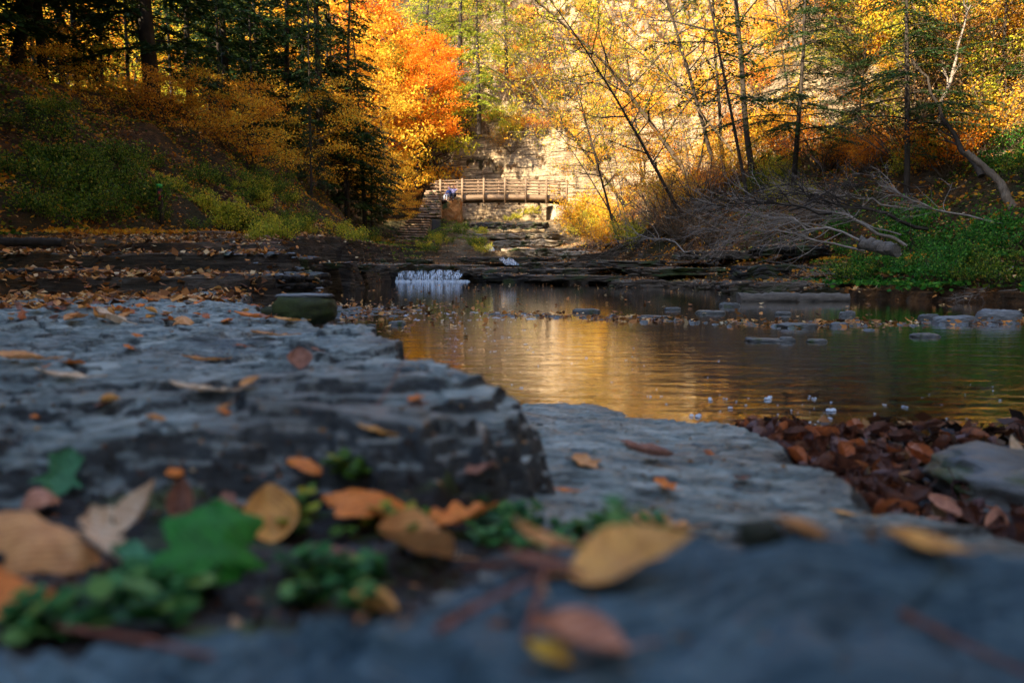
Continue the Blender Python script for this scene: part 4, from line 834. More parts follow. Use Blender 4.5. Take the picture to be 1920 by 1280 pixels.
# ------------------------------------------------------------------ stones in and by the water
def stone(px, py, wpx, hpx, label, seed, m='fg_loose', D=None, name='stone', dpt=.6, z0=0, layers=3, rnd=.25, rz=0):
    c = G(px, py, z0); k = c.y / F; o = link(name, rock_mesh(name, wpx * k, wpx * k * dpt, hpx * k * 1.0, seed, M['fg_loose' if 'pale' not in label else 'fg'], 12 if rnd < .5 else 5, .12)); o.location = (c.x, c.y + wpx * k * dpt * .3, z0 - hpx * k * .25); o.rotation_euler = (0, 0, rz)
    return tag(o, label, 'stone', 'stones in the pool' if z0 == 0 else None)
for i, a in enumerate([(1100, 586, 54, 12, 'flat dark stone in the middle of the pool'), (1262, 581, 34, 8, 'small flat dark stone right of the flat mid pool stone'), (1335, 588, 60, 9, 'low flat slab in the pool before the log'), (1591, 593, 30, 16, 'small rounded grey stone in the pool below the log'),
                       (1882, 602, 84, 34, 'large smooth pale boulder at the right edge of the pool'), (1800, 606, 84, 22, 'flaky layered slab leaning beside the smooth pale boulder'), (1745, 600, 40, 18, 'dark stone left of the flaky slab'), (1500, 614, 76, 14, 'broad flat grey slab in the middle of the pebble line'),
                       (1575, 612, 34, 12, 'pale rounded pebble right of the broad flat slab'), (1440, 640, 80, 8, 'long low slab nearest the camera in the right pool'), (1478, 640, 32, 14, 'round blue grey pebble on the long low slab'), (1410, 638, 24, 10, 'small dark pebble at the left end of the long low slab'), (1535, 641, 40, 8, 'thin flat pebble right of the blue grey one'),
                       (744, 609, 34, 12, 'dark round stone off the tip of the gravel bar'), (695, 612, 20, 7, 'small stone between gravel bar and mossy rock'), (1470, 590, 30, 10, 'small dark stone behind the broad flat slab'), (1740, 632, 56, 11, 'flat dark stone right of the long low slab'), (1230, 597, 70, 8, 'thin wet slab left of the broad flat slab'), (1370, 575, 40, 12, 'jagged stone close to the left end of the log')]):
    stone(a[0], a[1], a[2], a[3], a[4], 500 + i, 'fg' if 'pale' in a[4] or 'grey' in a[4] else 'fg_loose', rnd=.6 if 'smooth' in a[4] or 'round' in a[4] else .15, layers=5 if 'flaky' in a[4] else 2)
# mossy block on the shelf
p = hit(562, 596); k = p.y / F
ms = link('mossy_rock', rock_mesh('mossy_rock', 122 * k, .17, 54 * k, 524, M['moss'], 8, .08)); ms.location = (p.x, p.y + .08, p.z - .01); tag(ms, 'dark moss covered block at the far edge of the grey shelf', 'rock')
cap = link('flat_stone', rock_mesh('flat_stone', 116 * k, .15, 8 * k, 521, M['fg'], 9)); cap.location = (p.x - .005, p.y + .095, p.z + 37 * k); tag(cap, 'thin grey slab lying on the mossy block', 'stone')
p = hit(508, 592); ms = link('mossy_rock', rock_mesh('mossy_rock', 56 * k, .10, 24 * k, 523, M['moss'], 9)); ms.location = (p.x, p.y + .05, p.z - .01); tag(ms, 'small mossy stone left of the dark mossy block', 'rock')
# rock at lower right in the leaf pile
rk = link('boulder', rock_mesh('boulder', .42, .36, .12, 534, M['fg_loose'], 14, .14)); c = G(1900, 985, .05); rk.location = (c.x + .19, c.y + .20, .0); rk.rotation_euler = (math.radians(3), math.radians(4), -.35); tag(rk, 'flat topped grey rock half buried in wet leaves at lower right', 'rock')
p = hit(1425, 1022); pb = link('pebble', rock_mesh('pebble', .028, .02, .017, 536, M['ledge_dark'], 9, .1, 0, 2.2)); pb.location = p; tag(pb, 'small black pebble on the near grey slab', 'pebble')

# ------------------------------------------------------------------ timber: logs and fallen branches on the right
def logobj(P, r, label, m='log', name='log', k=18, cat='log', taper=.85, group=None):
    P = np.array([tuple(q) for q in P]); n = 30; t = np.linspace(0, 1, n); Q = np.stack([np.interp(t, np.linspace(0, 1, len(P)), P[:, i]) for i in range(3)], 1)
    Q += RN(len(label)).normal(0, r * .08, Q.shape); b = B(); R = r * np.linspace(1, taper, n) * (1 + .06 * RN(3).normal(0, 1, n)); b.tube(Q, R, k)
    me = b.mesh(name, M[m], True); co = np.zeros(len(me.vertices) * 3); me.vertices.foreach_get('co', co); co = co.reshape(-1, 3)
    co += (r * .16 * fbm(co[:, 0] * .35 / r, (co[:, 1] + co[:, 2]) * 1.6 / r, 5, 3))[:, None] * np.array([.2, 1, 1]); me.vertices.foreach_set('co', co.ravel()); me.update()
    o = link(name, me); return tag(o, label, cat, group)
a = G(1385, 561, .03); b_ = G(1592, 561, .03); logobj([(a.x, a.y, .05), (b_.x, b_.y, .05)], .075, 'smooth grey log lying along the waterline below the right ledges')
logobj([W(1612, 455, 12.5), W(1682, 470, 12.0)], .10, 'short thick weathered log end poking from the green bank', taper=1)
logobj([W(-120, 451, 9.5), W(120, 455, 9.5)], .06, 'dark log lying on the left ledge above the leaf covered step', m='bark')
rt = logobj([W(1812, 285, 15), W(1850, 318, 14.7), W(1878, 345, 14.4), W(1888, 372, 14.2), W(1908, 402, 14)], .055, 'thick pale root of a fallen tree at the far right of the slope', m='bark_pale', name='tree_root', cat='root', taper=1.6)
def branchy(name, P, r, seed, nf, label, m='dead', fl=1.0, group='fallen branches of the brush pile'):
    rng = RN(seed); P = np.array([tuple(q) for q in P]); n = 12; t = np.linspace(0, 1, n); Q = np.stack([np.interp(t, np.linspace(0, 1, len(P)), P[:, i]) for i in range(3)], 1)
    L = np.linalg.norm(Q[-1] - Q[0]); Q[1:-1] += rng.normal(0, L * .012, (n - 2, 3)); b = B(); b.tube(Q, r * np.linspace(1, .25, n), 6); d0 = (Q[-1] - Q[0]) / L
    for i in range(nf):
        tq = rng.uniform(.25, .97); q = at_t(Q, tq); d = d0 + rng.normal(0, .42, 3); l2 = L * rng.uniform(.15, .42) * fl
        P2 = wander(rng, q, d, l2, 7, .13, (0, 0, -.1)); b.tube(P2, r * .42 * (1.1 - tq * .6) * np.linspace(1, .3, 8), 5)
        for j in range(3): q2 = at_t(P2, rng.uniform(.3, .9)); P3 = wander(rng, q2, d + rng.normal(0, .6, 3), l2 * .4, 4, .2); b.tube(P3, r * .18 * np.linspace(1, .4, 5), 4)
    o = link(name, b.mesh(name, M[m], True)); return tag(o, label, 'branch', group)
brs = [([(1690, 478, 13), (1560, 430, 13.5), (1440, 400, 14), (1330, 385, 14.5)], .055, 'long pale fallen branch sweeping left across the brush pile'), ([(1700, 462, 14), (1600, 410, 14.5), (1500, 385, 15), (1390, 375, 15.5)], .07, 'lichen spotted thick fallen branch above the log end'),
       ([(1740, 430, 14), (1640, 400, 14), (1540, 372, 14.5), (1480, 340, 15)], .07, 'dark thick fallen branch on top of the pile'), ([(1720, 395, 16), (1600, 370, 16), (1500, 355, 16)], .05, 'grey fallen branch high on the pile by the root'), ([(1620, 470, 13), (1500, 440, 13.4), (1400, 425, 14), (1300, 430, 14.5)], .04, 'thin bleached branch dipping toward the pool'),
       ([(1480, 395, 14), (1580, 350, 15), (1640, 335, 16)], .035, 'straight dark branch crossing upward to the right'), ([(1880, 420, 12.5), (1760, 395, 13), (1680, 360, 13.5), (1660, 330, 14)], .035, 'curved thin branch by the green bank at right'), ([(1740, 350, 17), (1580, 345, 17), (1440, 350, 17)], .04, 'horizontal dark branch along the slope above the pile'),
       ([(1560, 400, 14), (1430, 380, 14), (1310, 388, 14)], .045, 'dark horizontal limb with hanging twigs at the left of the pile'), ([(1400, 400, 15), (1370, 440, 14.5), (1350, 480, 14)], .02, 'tangle of twigs hanging down at the left end of the pile'), ([(1500, 410, 14), (1400, 450, 14), (1330, 460, 14.5)], .02, 'tangle of grey twigs low on the ledges'),
       ([(1620, 530, 12.5), (1560, 515, 12.7), (1500, 508, 13)], .02, 'bleached twig tangle on the ledge before the green bank'), ([(1640, 520, 12.6), (1540, 535, 12.4), (1450, 525, 12.8)], .018, 'fine curved driftwood just above the log'), ([(1920, 540, 10.5), (1860, 548, 10.6), (1810, 555, 10.4)], .02, 'thin driftwood stick at the right end of the bank'),
       ([(1900, 500, 11), (1860, 530, 10.8), (1840, 545, 10.6)], .018, 'forked twig above the driftwood stick at far right'), ([(1690, 440, 14), (1560, 400, 15), (1420, 420, 14.5)], .03, 'pale forked branch buried in the middle of the pile'), ([(1300, 470, 17), (1200, 440, 19), (1090, 470, 22)], .03, 'long thin branch reaching out from the bank toward the falls')]
for i, (P, r, lab) in enumerate(brs): branchy('fallen_branch', [W(*q) for q in P], r * .52, 600 + i, 32 if r > .03 else 26, lab, m='dead' if 'dark' not in lab else 'bark')
branchy('fallen_branch', [W(1600, 240, 22), W(1700, 130, 22), W(1690, 60, 23)], .06, 640, 5, 'dark bare limb rising against the upper right cliff', 'bark', .8)
branchy('fallen_branch', [W(1840, 330, 16), W(1780, 230, 17), W(1710, 110, 18)], .07, 641, 5, 'dark leaning dead trunk above the pale root', 'bark', .5)
branchy('fallen_branch', [W(1760, 230, 18), W(1790, 120, 18), W(1820, 10, 18)], .05, 642, 5, 'pale forked dead limb at upper right', 'dead', .5)
# green-topped marker post
p = W(303, 430, 17); mk = empty('marker_post', (p.x, 17, p.z), 'thin trail post with green top and red tag beside the left steps', 'post')
b = B(); b.box((0, 0, .43), (.045, .045, .5)); link('shaft', b.mesh('shaft', M['bark']), mk)
M['grn'] = plain('green_paint', (.05, .30, .05)); M['redp'] = plain('red_paint', (.35, .05, .03))
b = B(); b.box((0, 0, .955), (.05, .05, .045)); link('cap', b.mesh('cap', M['grn']), mk); b = B(); b.box((.012, -.05, .74), (.03, .006, .10)); link('tag', b.mesh('tag', M['redp']), mk)

# ------------------------------------------------------------------ people seated on the wall
SKIN = plain('skin', (.50, .26, .17), .5, .1); HAIR = plain('hair', (.05, .03, .02)); 
def skinned(name, joints, bones, radii, m, parent=None, sub=1):
    me = bpy.data.meshes.new(name); me.from_pydata(joints, bones, []); o = link(name, me, parent)
    md = o.modifiers.new('skin', 'SKIN'); md.use_smooth_shade = True
    for i, v in enumerate(me.skin_vertices[0].data if me.skin_vertices else []): v.radius = (radii[i],) * 2
    s_ = o.modifiers.new('sub', 'SUBSURF'); s_.levels = sub; s_.render_levels = sub
    me.materials.append(m); return o
def skinned2(name, joints, bones, radii, m, parent=None, sub=1):
    me = bpy.data.meshes.new(name); me.from_pydata(joints, bones, []); tmp = bpy.data.objects.new('tmp', me); COL.objects.link(tmp)
    bpy.context.view_layer.objects.active = tmp
    md = tmp.modifiers.new('skin', 'SKIN'); md.use_smooth_shade = True
    sv = me.skin_vertices[0].data
    for i in range(len(joints)): sv[i].radius = (radii[i], radii[i]); 
    sv[0].use_root = True
    s_ = tmp.modifiers.new('sub', 'SUBSURF'); s_.levels = sub; s_.render_levels = sub
    dg = bpy.context.evaluated_depsgraph_get(); me2 = bpy.data.meshes.new_from_object(tmp.evaluated_get(dg)); bpy.data.objects.remove(tmp)
    me2.materials.clear(); me2.materials.append(m); me2.polygons.foreach_set('use_smooth', [True] * len(me2.polygons)); return link(name, me2, parent)
def person(loc, rz, label, shirt, trousers, armup=False, hair=(.05, .03, .02), jacket=None):
    e = empty('person', loc, label, 'person', rz=rz)   # facing -y, seat at z=0
    J = [(0, 0, .05), (0, 0, .22), (0, -.02, .42), (0, -.03, .50), (0, -.05, .58), (0, -.06, .68), (0, -.05, .76)]; R = [.13, .12, .13, .06, .05, .09, .085]; E = [(0, 1), (1, 2), (2, 3), (3, 4), (4, 5), (5, 6)]
    def add(p, r, par): J.append(p); R.append(r); E.append((par, len(J) - 1)); return len(J) - 1
    hands = []
    for s in (-1, 1):
        h = add((s * .09, -.06, .03), .085, 0); kn = add((s * .12, -.46, .06), .06, h); an = add((s * .12, -.50, -.36), .04, kn); add((s * .13, -.68, -.40), .035, an)
        sh = add((s * .19, -.02, .42), .055, 2)
        if armup and s == -1: el = add((s * .34, -.14, .52), .042, sh); wr = add((s * .46, -.2, .78), .028, el); hd = np.array([s * .06, -.02, .09]) 
        elif armup: el = add((s * .30, -.16, .38), .042, sh); wr = add((s * .22, -.25, .60), .028, el); hd = np.array([-.02, -.02, .09])
        else: el = add((s * .28, -.10, .20), .042, sh); wr = add((s * .16, -.34, .14), .028, el); hd = np.array([-s * .02, -.09, -.02])
        w0 = np.array(J[wr]); pm = add(tuple(w0 + hd * .7), .03, wr)
        for q in range(5):
            o_ = np.array([(q - 2) * .017, 0, .0]); base = np.array(J[pm]); f1 = add(tuple(base + hd * (.35 if q else .1) + o_), .009, pm); add(tuple(base + hd * ((.85 + .1 * (q in (2, 3))) if q else .4) + o_ * 1.6 + np.array([0, -.01, -.01])), .008, f1)
    skinned2('body', J, E, R, SKIN, e)
    JJ = [(0, 0, .05), (0, 0, .22), (0, -.02, .44)]; RR = [.15, .145, .15]; EE = [(0, 1), (1, 2)]
    idx = {}
    for s in (-1, 1):
        k0 = len(J); 
    def col(pts, rad, m, nm): skinned2(nm, pts, [(i, i + 1) for i in range(len(pts) - 1)], rad, m, e)
    # shirt with sleeves: one chain tree
    P = [(0, 0, .02), (0, 0, .22), (0, -.02, .42), (0, -.03, .47)]; RR = [.15, .14, .15, .09]; EE = [(0, 1), (1, 2), (2, 3)]
    for s, ks in ((-1, None), (1, None)):
        if armup and s == -1: a1, a2 = (s * .34, -.14, .52), (s * .39, -.165, .62)
        elif armup: a1, a2 = (s * .30, -.16, .38), (s * .27, -.2, .48)
        else: a1, a2 = (s * .28, -.10, .20), (s * .18, -.30, .15)
        P.append((s * .19, -.02, .42)); RR.append(.07); EE.append((2, len(P) - 1)); P.append(a1); RR.append(.055); EE.append((len(P) - 2, len(P) - 1)); P.append(a2); RR.append(.048); EE.append((len(P) - 2, len(P) - 1))
    skinned2('shirt', P, EE, RR, shirt, e)
    P = [(0, 0, .06)]; RR = [.155]; EE = []
    for s in (-1, 1):
        P.append((s * .09, -.08, .03)); RR.append(.10); EE.append((0, len(P) - 1)); P.append((s * .12, -.46, .06)); RR.append(.073); EE.append((len(P) - 2, len(P) - 1)); P.append((s * .12, -.50, -.32)); RR.append(.055); EE.append((len(P) - 2, len(P) - 1))
    skinned2('trousers', P, EE, RR, trousers, e)
    skinned2('hair', [(0, -.02, .79), (0, .015, .70), (0, .02, .60)], [(0, 1), (1, 2)], [.088, .085, .05], HAIR, e)
    # face: nose, eyes, mouth
    b = B(); b.box((0, -.155, .665), (.010, .016, .018)); link('nose', b.mesh('nose', SKIN), e)
    EY = M.setdefault('eye', plain('eye_dark', (.02, .02, .02)))
    for s in (-1, 1): b = B(); b.box((s * .033, -.140, .695), (.011, .006, .006)); link('eye', b.mesh('eye', EY), e)
    b = B(); b.box((0, -.145, .625), (.022, .006, .005)); link('mouth', b.mesh('mouth', M.setdefault('lip', plain('lip', (.3, .08, .07)))), e)
    for s in (-1, 1):
        b = B(); b.box((s * .13, -.62, -.40), (.05, .13, .045)); link('shoe', b.mesh('shoe', EY), e)
    return e
navy = plain('navy_cloth', (.02, .04, .16)); lav = plain('lavender_cloth', (.50, .44, .66)); lj = plain('light_jeans', (.42, .45, .50)); dk = plain('dark_trousers', (.03, .03, .045))
p = W(843, 369, 57.6); person((p.x, p.y, p.z + .05), math.radians(-35), 'seated person in navy jacket and light jeans at the bridge end', navy, lj)
p = W(851, 368, 57.3); person((p.x, p.y, p.z + .05), math.radians(-15), 'seated person in a lavender top raising one arm', lav, dk, True)
o = ledge(833, 862, 369, 377, 57.0, 1.4, 700, 'stair'); del o['kind']; o.name = 'wall_coping'; tag(o, 'flat stone capping the orange wall under the two seated people', 'coping')

# ------------------------------------------------------------------ single leaves
def leafmesh(name, L, Wd, kind, curl, cup, m, seed, tw=0.0, stem=True):
    rng = RN(seed); nu, nv = 22, 13; u = np.linspace(0, 1, nu)
    if kind == 'beech': hw = np.sin(np.pi * u ** .85) ** .8 * (1 - .15 * u)
    elif kind == 'long': hw = np.sin(np.pi * u ** .8) ** 1.1 * .7
    elif kind == 'oak': hw = np.sin(np.pi * u ** .7) ** .7 * (1 + .33 * np.sin(u * 19))
    else: hw = np.clip(np.interp(u, [0, .06, .14, .22, .34, .44, .50, .62, .70, .80, .86, 1], [.15, .5, .55, .38, 1.05, .95, .45, .62, .72, .30, .36, 0]), 0, 2)
    hw = np.maximum(hw + .03 * np.sin(u * 70) * (u < .95), .02)
    V = np.linspace(-1, 1, nv); U, VV = np.meshgrid(u, V, indexing='ij'); y = (U - .5) * L; x = VV * hw[:, None] * Wd / 2
    if kind == 'maple': y = y + np.abs(VV) ** 1.5 * hw[:, None] * L * .18 * np.sin(U * 9 + 1)
    z = cup * (VV ** 2) * Wd * hw[:, None] * .5 + curl * L * ((U - .45) ** 2) + tw * x * (U - .5) * 2 + .035 * L * fbm(U * 2.6 + seed, VV * 1.6, seed, 3) - .02 * L * np.exp(-(VV / .12) ** 2) + .006 * L * np.sin(U * 38 + np.abs(VV) * 8)
    P = np.stack([x, y, z], -1).reshape(-1, 3); i = np.arange(nu * nv).reshape(nu, nv); f = np.stack([i[:-1, :-1], i[:-1, 1:], i[1:, 1:], i[1:, :-1]], -1).reshape(-1, 4)
    b = B(); b.add(P, f)
    if stem: s0 = P[nv // 2]; b.tube(np.array([s0, s0 + [0.002, -L * .15, .004], s0 + [L * .05, -L * .32, .006]]), L * .012, 4)
    return b.mesh(name, m, True)
def setleaf(px, py, L, Wd, kind, mk_, rz, label, curl=.2, cup=.3, tilt=(0, 0), tw=0, lift=.004, seed=None, group=None, cat='leaf'):
    p = hit(px, py); seed = seed or int(px + py)
    o = link('fallen_leaf', leafmesh('fallen_leaf', L, Wd, kind, curl, cup, LM[mk_], seed, tw)); o.location = (p.x, p.y, p.z + lift); o.rotation_euler = (math.radians(tilt[0]), math.radians(tilt[1]), math.radians(rz)); return tag(o, label, cat, group)
setleaf(1185, 1098, .075, .052, 'beech', 'gold', -100, 'large golden brown oval leaf curling up on the near grey rock', .25, .35, (22, 12), .2, .014)
setleaf(1025, 1060, .045, .022, 'long', 'tan', 75, 'small curled tan leaf tip left of the golden brown oval leaf', .8, .6, (10, 0), .5, .012)
setleaf(775, 1068, .068, .068, 'beech', 'tan', 100, 'cupped pinkish brown leaf in front of the big tan maple leaf', .35, .8, (24, 6), .3, .018)
setleaf(715, 985, .112, .10, 'maple', 'orange', 95, 'big orange tan maple leaf arched over the dark crevice', -.5, -.45, (18, 0), .1, .030)
setleaf(870, 1000, .070, .040, 'oak', 'orange', -85, 'rusty orange pointed leaf right of the big tan maple leaf', .3, .4, (14, 0), .2, .014)
setleaf(508, 1000, .060, .054, 'beech', 'gold', 20, 'upright orange tan leaf left of the big maple leaf', .3, .5, (48, 0), .1, .018)
setleaf(582, 885, .052, .034, 'beech', 'orange', 80, 'orange leaf standing beside a green sprig on the shelf edge', -.5, -.4, (18, 0), .1, .012)
setleaf(725, 822, .066, .022, 'long', 'gold', 82, 'long thin yellow tan leaf lying across the shelf', .2, .3, (8, 0), .0, .006)
setleaf(90, 1062, .12, .075, 'oak', 'tan', 80, 'very large blurred tan leaf arched at the lower left edge', -.55, -.9, (22, 0), .3, .036)
setleaf(190, 1050, .06, .03, 'oak', 'cream', 40, 'pale tan leaf tip right of the very large blurred tan leaf', .6, .8, (20, 0), .5, .020)
setleaf(30, 1140, .06, .05, 'beech', 'orange', 80, 'blurred orange leaf folded under the very large tan leaf', .5, -.4, (20, 0), 0, .015)
setleaf(345, 985, .045, .026, 'beech', 'brown', 15, 'rolled reddish brown leaf standing upright behind the green maple leaf', .3, 1.6, (60, 0), .4, .022)
setleaf(270, 990, .055, .030, 'beech', 'cream', -25, 'curled pale tan leaf between the very large tan leaf and the reddish roll', .5, 1.0, (45, 0), .4, .018)
setleaf(78, 960, .045, .035, 'beech', 'pink', 50, 'dull pink brown leaf behind the very large tan leaf', -.5, -.8, (10, 0), 0, .018)
setleaf(122, 925, .055, .05, 'maple', 'pale', 10, 'pale green leaf standing on the shelf at far left', .2, .4, (58, 10), 0, .020)
setleaf(395, 1085, .085, .115, 'maple', 'green', 15, 'large bright green lobed leaf at lower left', -.25, -.3, (40, 6), .2, .030)
setleaf(260, 1085, .05, .04, 'maple', 'pale', 80, 'small green leaf under the left of the large green lobed leaf', .2, .3, (20, 0), 0, .016)
setleaf(1085, 1245, .046, .036, 'beech', 'pink', 95, 'round brown leaf at the bottom centre edge', .3, .5, (16, 0), 0, .010)
setleaf(1025, 1262, .024, .018, 'beech', 'yellow', 60, 'tiny yellow leaf beside the round brown leaf at bottom', .3, .5, (10, 0), 0, .008)
setleaf(1235, 1000, .064, .034, 'oak', 'tan', 78, 'flat tan oak leaf on the slab right of the green clover', .3, .3, (6, 0), .2, .006)
setleaf(115, 714, .105, .04, 'long', 'cream', 84, 'long cream pink leaf on the left shelf', .25, .3, (6, 0), 0, .008)
setleaf(205, 606, .16, .07, 'beech', 'cream', 65, 'pointed cream leaf tilted up at the far left shelf', .5, .5, (14, 12), .2, .015)
setleaf(345, 608, .12, .10, 'maple', 'tan', 40, 'tan crumpled maple leaf on the far left shelf', -.5, -.4, (12, 0), .2, .025)
setleaf(468, 600, .13, .08, 'maple', 'orange', 80, 'orange leaf on the shelf left of the mossy block', .3, .3, (8, 0), .2, .012)
setleaf(540, 606, .10, .07, 'beech', 'gold', 95, 'golden leaf just in front of the mossy block', .3, .3, (6, 0), .2, .010)
setleaf(505, 636, .11, .035, 'long', 'tan', 82, 'thin tan leaf on the shelf in front of the mossy block', .2, .3, (4, 0), .1, .008)
setleaf(378, 680, .09, .035, 'long', 'tan', 100, 'thin curled tan leaf midway up the left shelf', .3, .4, (6, 0), .1, .008)
setleaf(375, 738, .10, .03, 'long', 'cream', 80, 'narrow cream leaf lying in a dark crevice of the shelf', .2, .3, (4, 0), .1, .006)
setleaf(30, 675, .12, .05, 'beech', 'tan', 85, 'flat tan leaf at the left edge of the shelf', .2, .3, (5, 0), .1, .006)
setleaf(562, 692, .05, .05, 'beech', 'brown', 20, 'brown leaf standing on the pale slab in the middle of the shelf', .2, .5, (50, 0), .1, .015)
setleaf(1215, 865, .085, .045, 'beech', 'brown', 70, 'brown folded leaf on the lower slab near the pool', .5, .6, (6, 0), .2, .012)
setleaf(1095, 876, .06, .05, 'maple', 'tan', 30, 'tan leaf beside the block edge on the lower slab', .2, .3, (8, 0), .1, .008)
setleaf(1060, 927, .04, .02, 'long', 'orange', 85, 'small orange leaf at the foot of the shelf corner', .2, .3, (4, 0), .1, .006)
setleaf(1245, 922, .045, .03, 'maple', 'orange', 30, 'small orange brown leaf alone on the lower slab', .3, .4, (8, 0), .1, .008)
setleaf(1180, 840, .06, .03, 'long', 'brown', 50, 'thin brown leaf near the pool edge of the lower slab', .2, .3, (4, 0), .1, .006)
setleaf(1735, 1050, .045, .028, 'beech', 'gold', 75, 'tan leaf at the mossy end of the lower slab', .3, .3, (8, 0), .1, .008)
setleaf(1580, 970, .035, .015, 'long', 'gold', 60, 'yellow sliver of leaf on the mossy part of the slab', .2, .3, (4, 0), .1, .004)
# scattered leaves on the shelf (repeats)
rng = RN(88); shp = [leafmesh('fallen_leaf', .09, .06, k_, c_, u_, LM[m_], 900 + i, t_) for i, (k_, c_, u_, m_, t_) in enumerate([('beech', .4, .5, 'tan', .2), ('maple', .2, .4, 'orange', .2), ('maple', -.5, -.4, 'rust', .2), ('beech', .3, .8, 'gold', .3), ('long', .3, .4, 'brown', .1), ('maple', .4, .3, 'brown', .3), ('beech', -.4, -.4, 'orange', 0)])]
nm = 0
for _ in range(175):
    py = 545 + 62 * rng.random() ** 1.6; px = rng.uniform(0, 600) if rng.random() < .8 else rng.uniform(0, 300); p = hit(px, py)
    if p.z < .1 or p.y > 6.6: continue
    o = link('fallen_leaf', shp[int(rng.integers(0, 7))]); o.location = p + Vector((0, 0, .012)); s = rng.uniform(.32, .8); o.scale = (s,) * 3; o.rotation_euler = (rng.normal(0, .3), rng.normal(0, .3), rng.uniform(0, 6.28)); tag(o, 'small autumn leaf scattered on the far part of the grey shelf', 'leaf', 'leaves scattered on the far shelf')
for _ in range(16):
    p = hit(rng.uniform(20, 800), rng.uniform(620, 800)); o = link('fallen_leaf', shp[int(rng.integers(0, 7))]); o.location = p + Vector((0, 0, .006)); s = rng.uniform(.2, .45); o.scale = (s,) * 3; o.rotation_euler = (rng.normal(0, .2), rng.normal(0, .2), rng.uniform(0, 6.28)); tag(o, 'tiny leaf scrap on the near part of the grey shelf', 'leaf', 'leaf scraps on the near shelf')
for i, (px, py, kk, s_, rz_, lab) in enumerate([(430, 955, 5, .45, 40, 'small brown leaf wedged in the crevice above the green lobed leaf'), (620, 1050, 4, .5, 100, 'thin brown leaf in the dark mulch right of the green lobed leaf'), (560, 1110, 2, .4, 200, 'small rust leaf in the mulch at lower left centre'), (1010, 1075, 4, .5, 80, 'thin brown leaf sliver beside the red twig'),
        (900, 905, 5, .4, 300, 'small brown leaf under the step of the shelf'), (330, 890, 6, .35, 20, 'small orange leaf on the left shelf edge'), (1390, 905, 5, .5, 140, 'dull brown leaf in the middle of the lower slab'), (1500, 1010, 0, .35, 60, 'small tan leaf on the lower slab near the mossy part'), (1330, 850, 2, .45, 10, 'small rust leaf near the pool edge of the lower slab'), (700, 1150, 3, .4, 75, 'golden leaf scrap at the edge of the near rock')]):
    p = hit(px, py); o = link('fallen_leaf', shp[kk]); o.location = p + Vector((0, 0, .005)); o.scale = (s_,) * 3; o.rotation_euler = (.2, .1, math.radians(rz_)); tag(o, lab, 'leaf')
# wet leaf pile, lower right
wshp = [leafmesh('wet_leaf', .085, .05, k_, c_, u_, LM[m_], 950 + i, t_) for i, (k_, c_, u_, m_, t_) in enumerate([('beech', .8, 1.2, 'wet', .4), ('beech', .5, .8, 'wetr', .5), ('maple', .6, .6, 'wet', .5), ('long', .9, 1.2, 'wetp', .6), ('beech', -.8, -1., 'wetp', .4), ('maple', -.5, -.6, 'wetr', .4), ('beech', .5, 1.4, 'rust', .5), ('beech', .4, .6, 'pink', .4)])]
PIL = [(1400, 800), (1500, 860), (1560, 930), (1650, 980), (1760, 1020), (1900, 1050)]
for i in range(290):
    px = rng.uniform(1385, 1935) if rng.random() < .8 else rng.uniform(1450, 1700); lo = np.interp(px, [1380, 1500, 1600, 1700, 1800, 1930], [800, 870, 945, 985, 1020, 1050]); hi = np.interp(px, [1380, 1500, 1700, 1800, 1930], [788, 800, 800, 795, 770]); t = rng.random(); py = hi + (lo - hi) * t
    zz = .015 + .055 * t * rng.random() + .05 * max(0, (px - 1500) / 430) * rng.random(); c = G(px, py, zz); zr_ = float(FZ(np.array([c.x]), np.array([c.y]))[0]); c.z = max(zz, zr_ + .01)
    o = link('wet_leaf', wshp[int(rng.choice(8, p=[.27, .08, .18, .16, .15, .06, .05, .05]))]); o.location = c; s = rng.uniform(.3, 1.0); o.scale = (s,) * 3; a_ = .6; o.rotation_euler = (rng.normal(0, a_), rng.normal(0, a_), rng.uniform(0, 6.28)); tag(o, 'wet brown leaf in the heap at the pool edge, lower right', 'leaf', 'wet leaves heaped at the pool edge')
o = link('fallen_leaf', leafmesh('fallen_leaf', .08, .05, 'beech', .3, .3, LM['cream'], 990)); c = G(1905, 850, .10); o.location = c; o.rotation_euler = (math.radians(60), 0, math.radians(25)); tag(o, 'pale cream leaf standing up in the wet heap at the right edge', 'leaf')
bd = B(); C = []
n = 1500; px = rng.uniform(1350, 2100, n); py = rng.uniform(785, 1060, n); lo = np.interp(px, [1350, 1500, 1600, 1700, 1800, 2100], [795, 870, 945, 985, 1020, 1080]); k_ = py < lo; pts = np.array([tuple(G(a_, b__, .02)) for a_, b__ in zip(px[k_], py[k_])]); pts[:, 2] = np.maximum(.012, FZ(pts[:, 0], pts[:, 1]) + .006) + rng.exponential(.008, len(pts))
M['wetlit'] = leafmat('wet_litter', [(0, (.008, .005, .004)), (.5, (.03, .015, .010)), (.85, (.10, .035, .014)), (.95, (.28, .12, .04)), (1, (.40, .28, .15))], .05, .3)
bd.leaves(pts, unit(rng, len(pts)) * np.array([1, 1, .3]), unit(rng, len(pts), 1.5), .06 * rng.uniform(.6, 1.2, len(pts)), .035, .3); tag(link('leaf_litter', bd.mesh('leaf_litter', M['wetlit'])), 'sodden dark leaf mulch under the wet heap', 'leaf litter', kind='stuff')

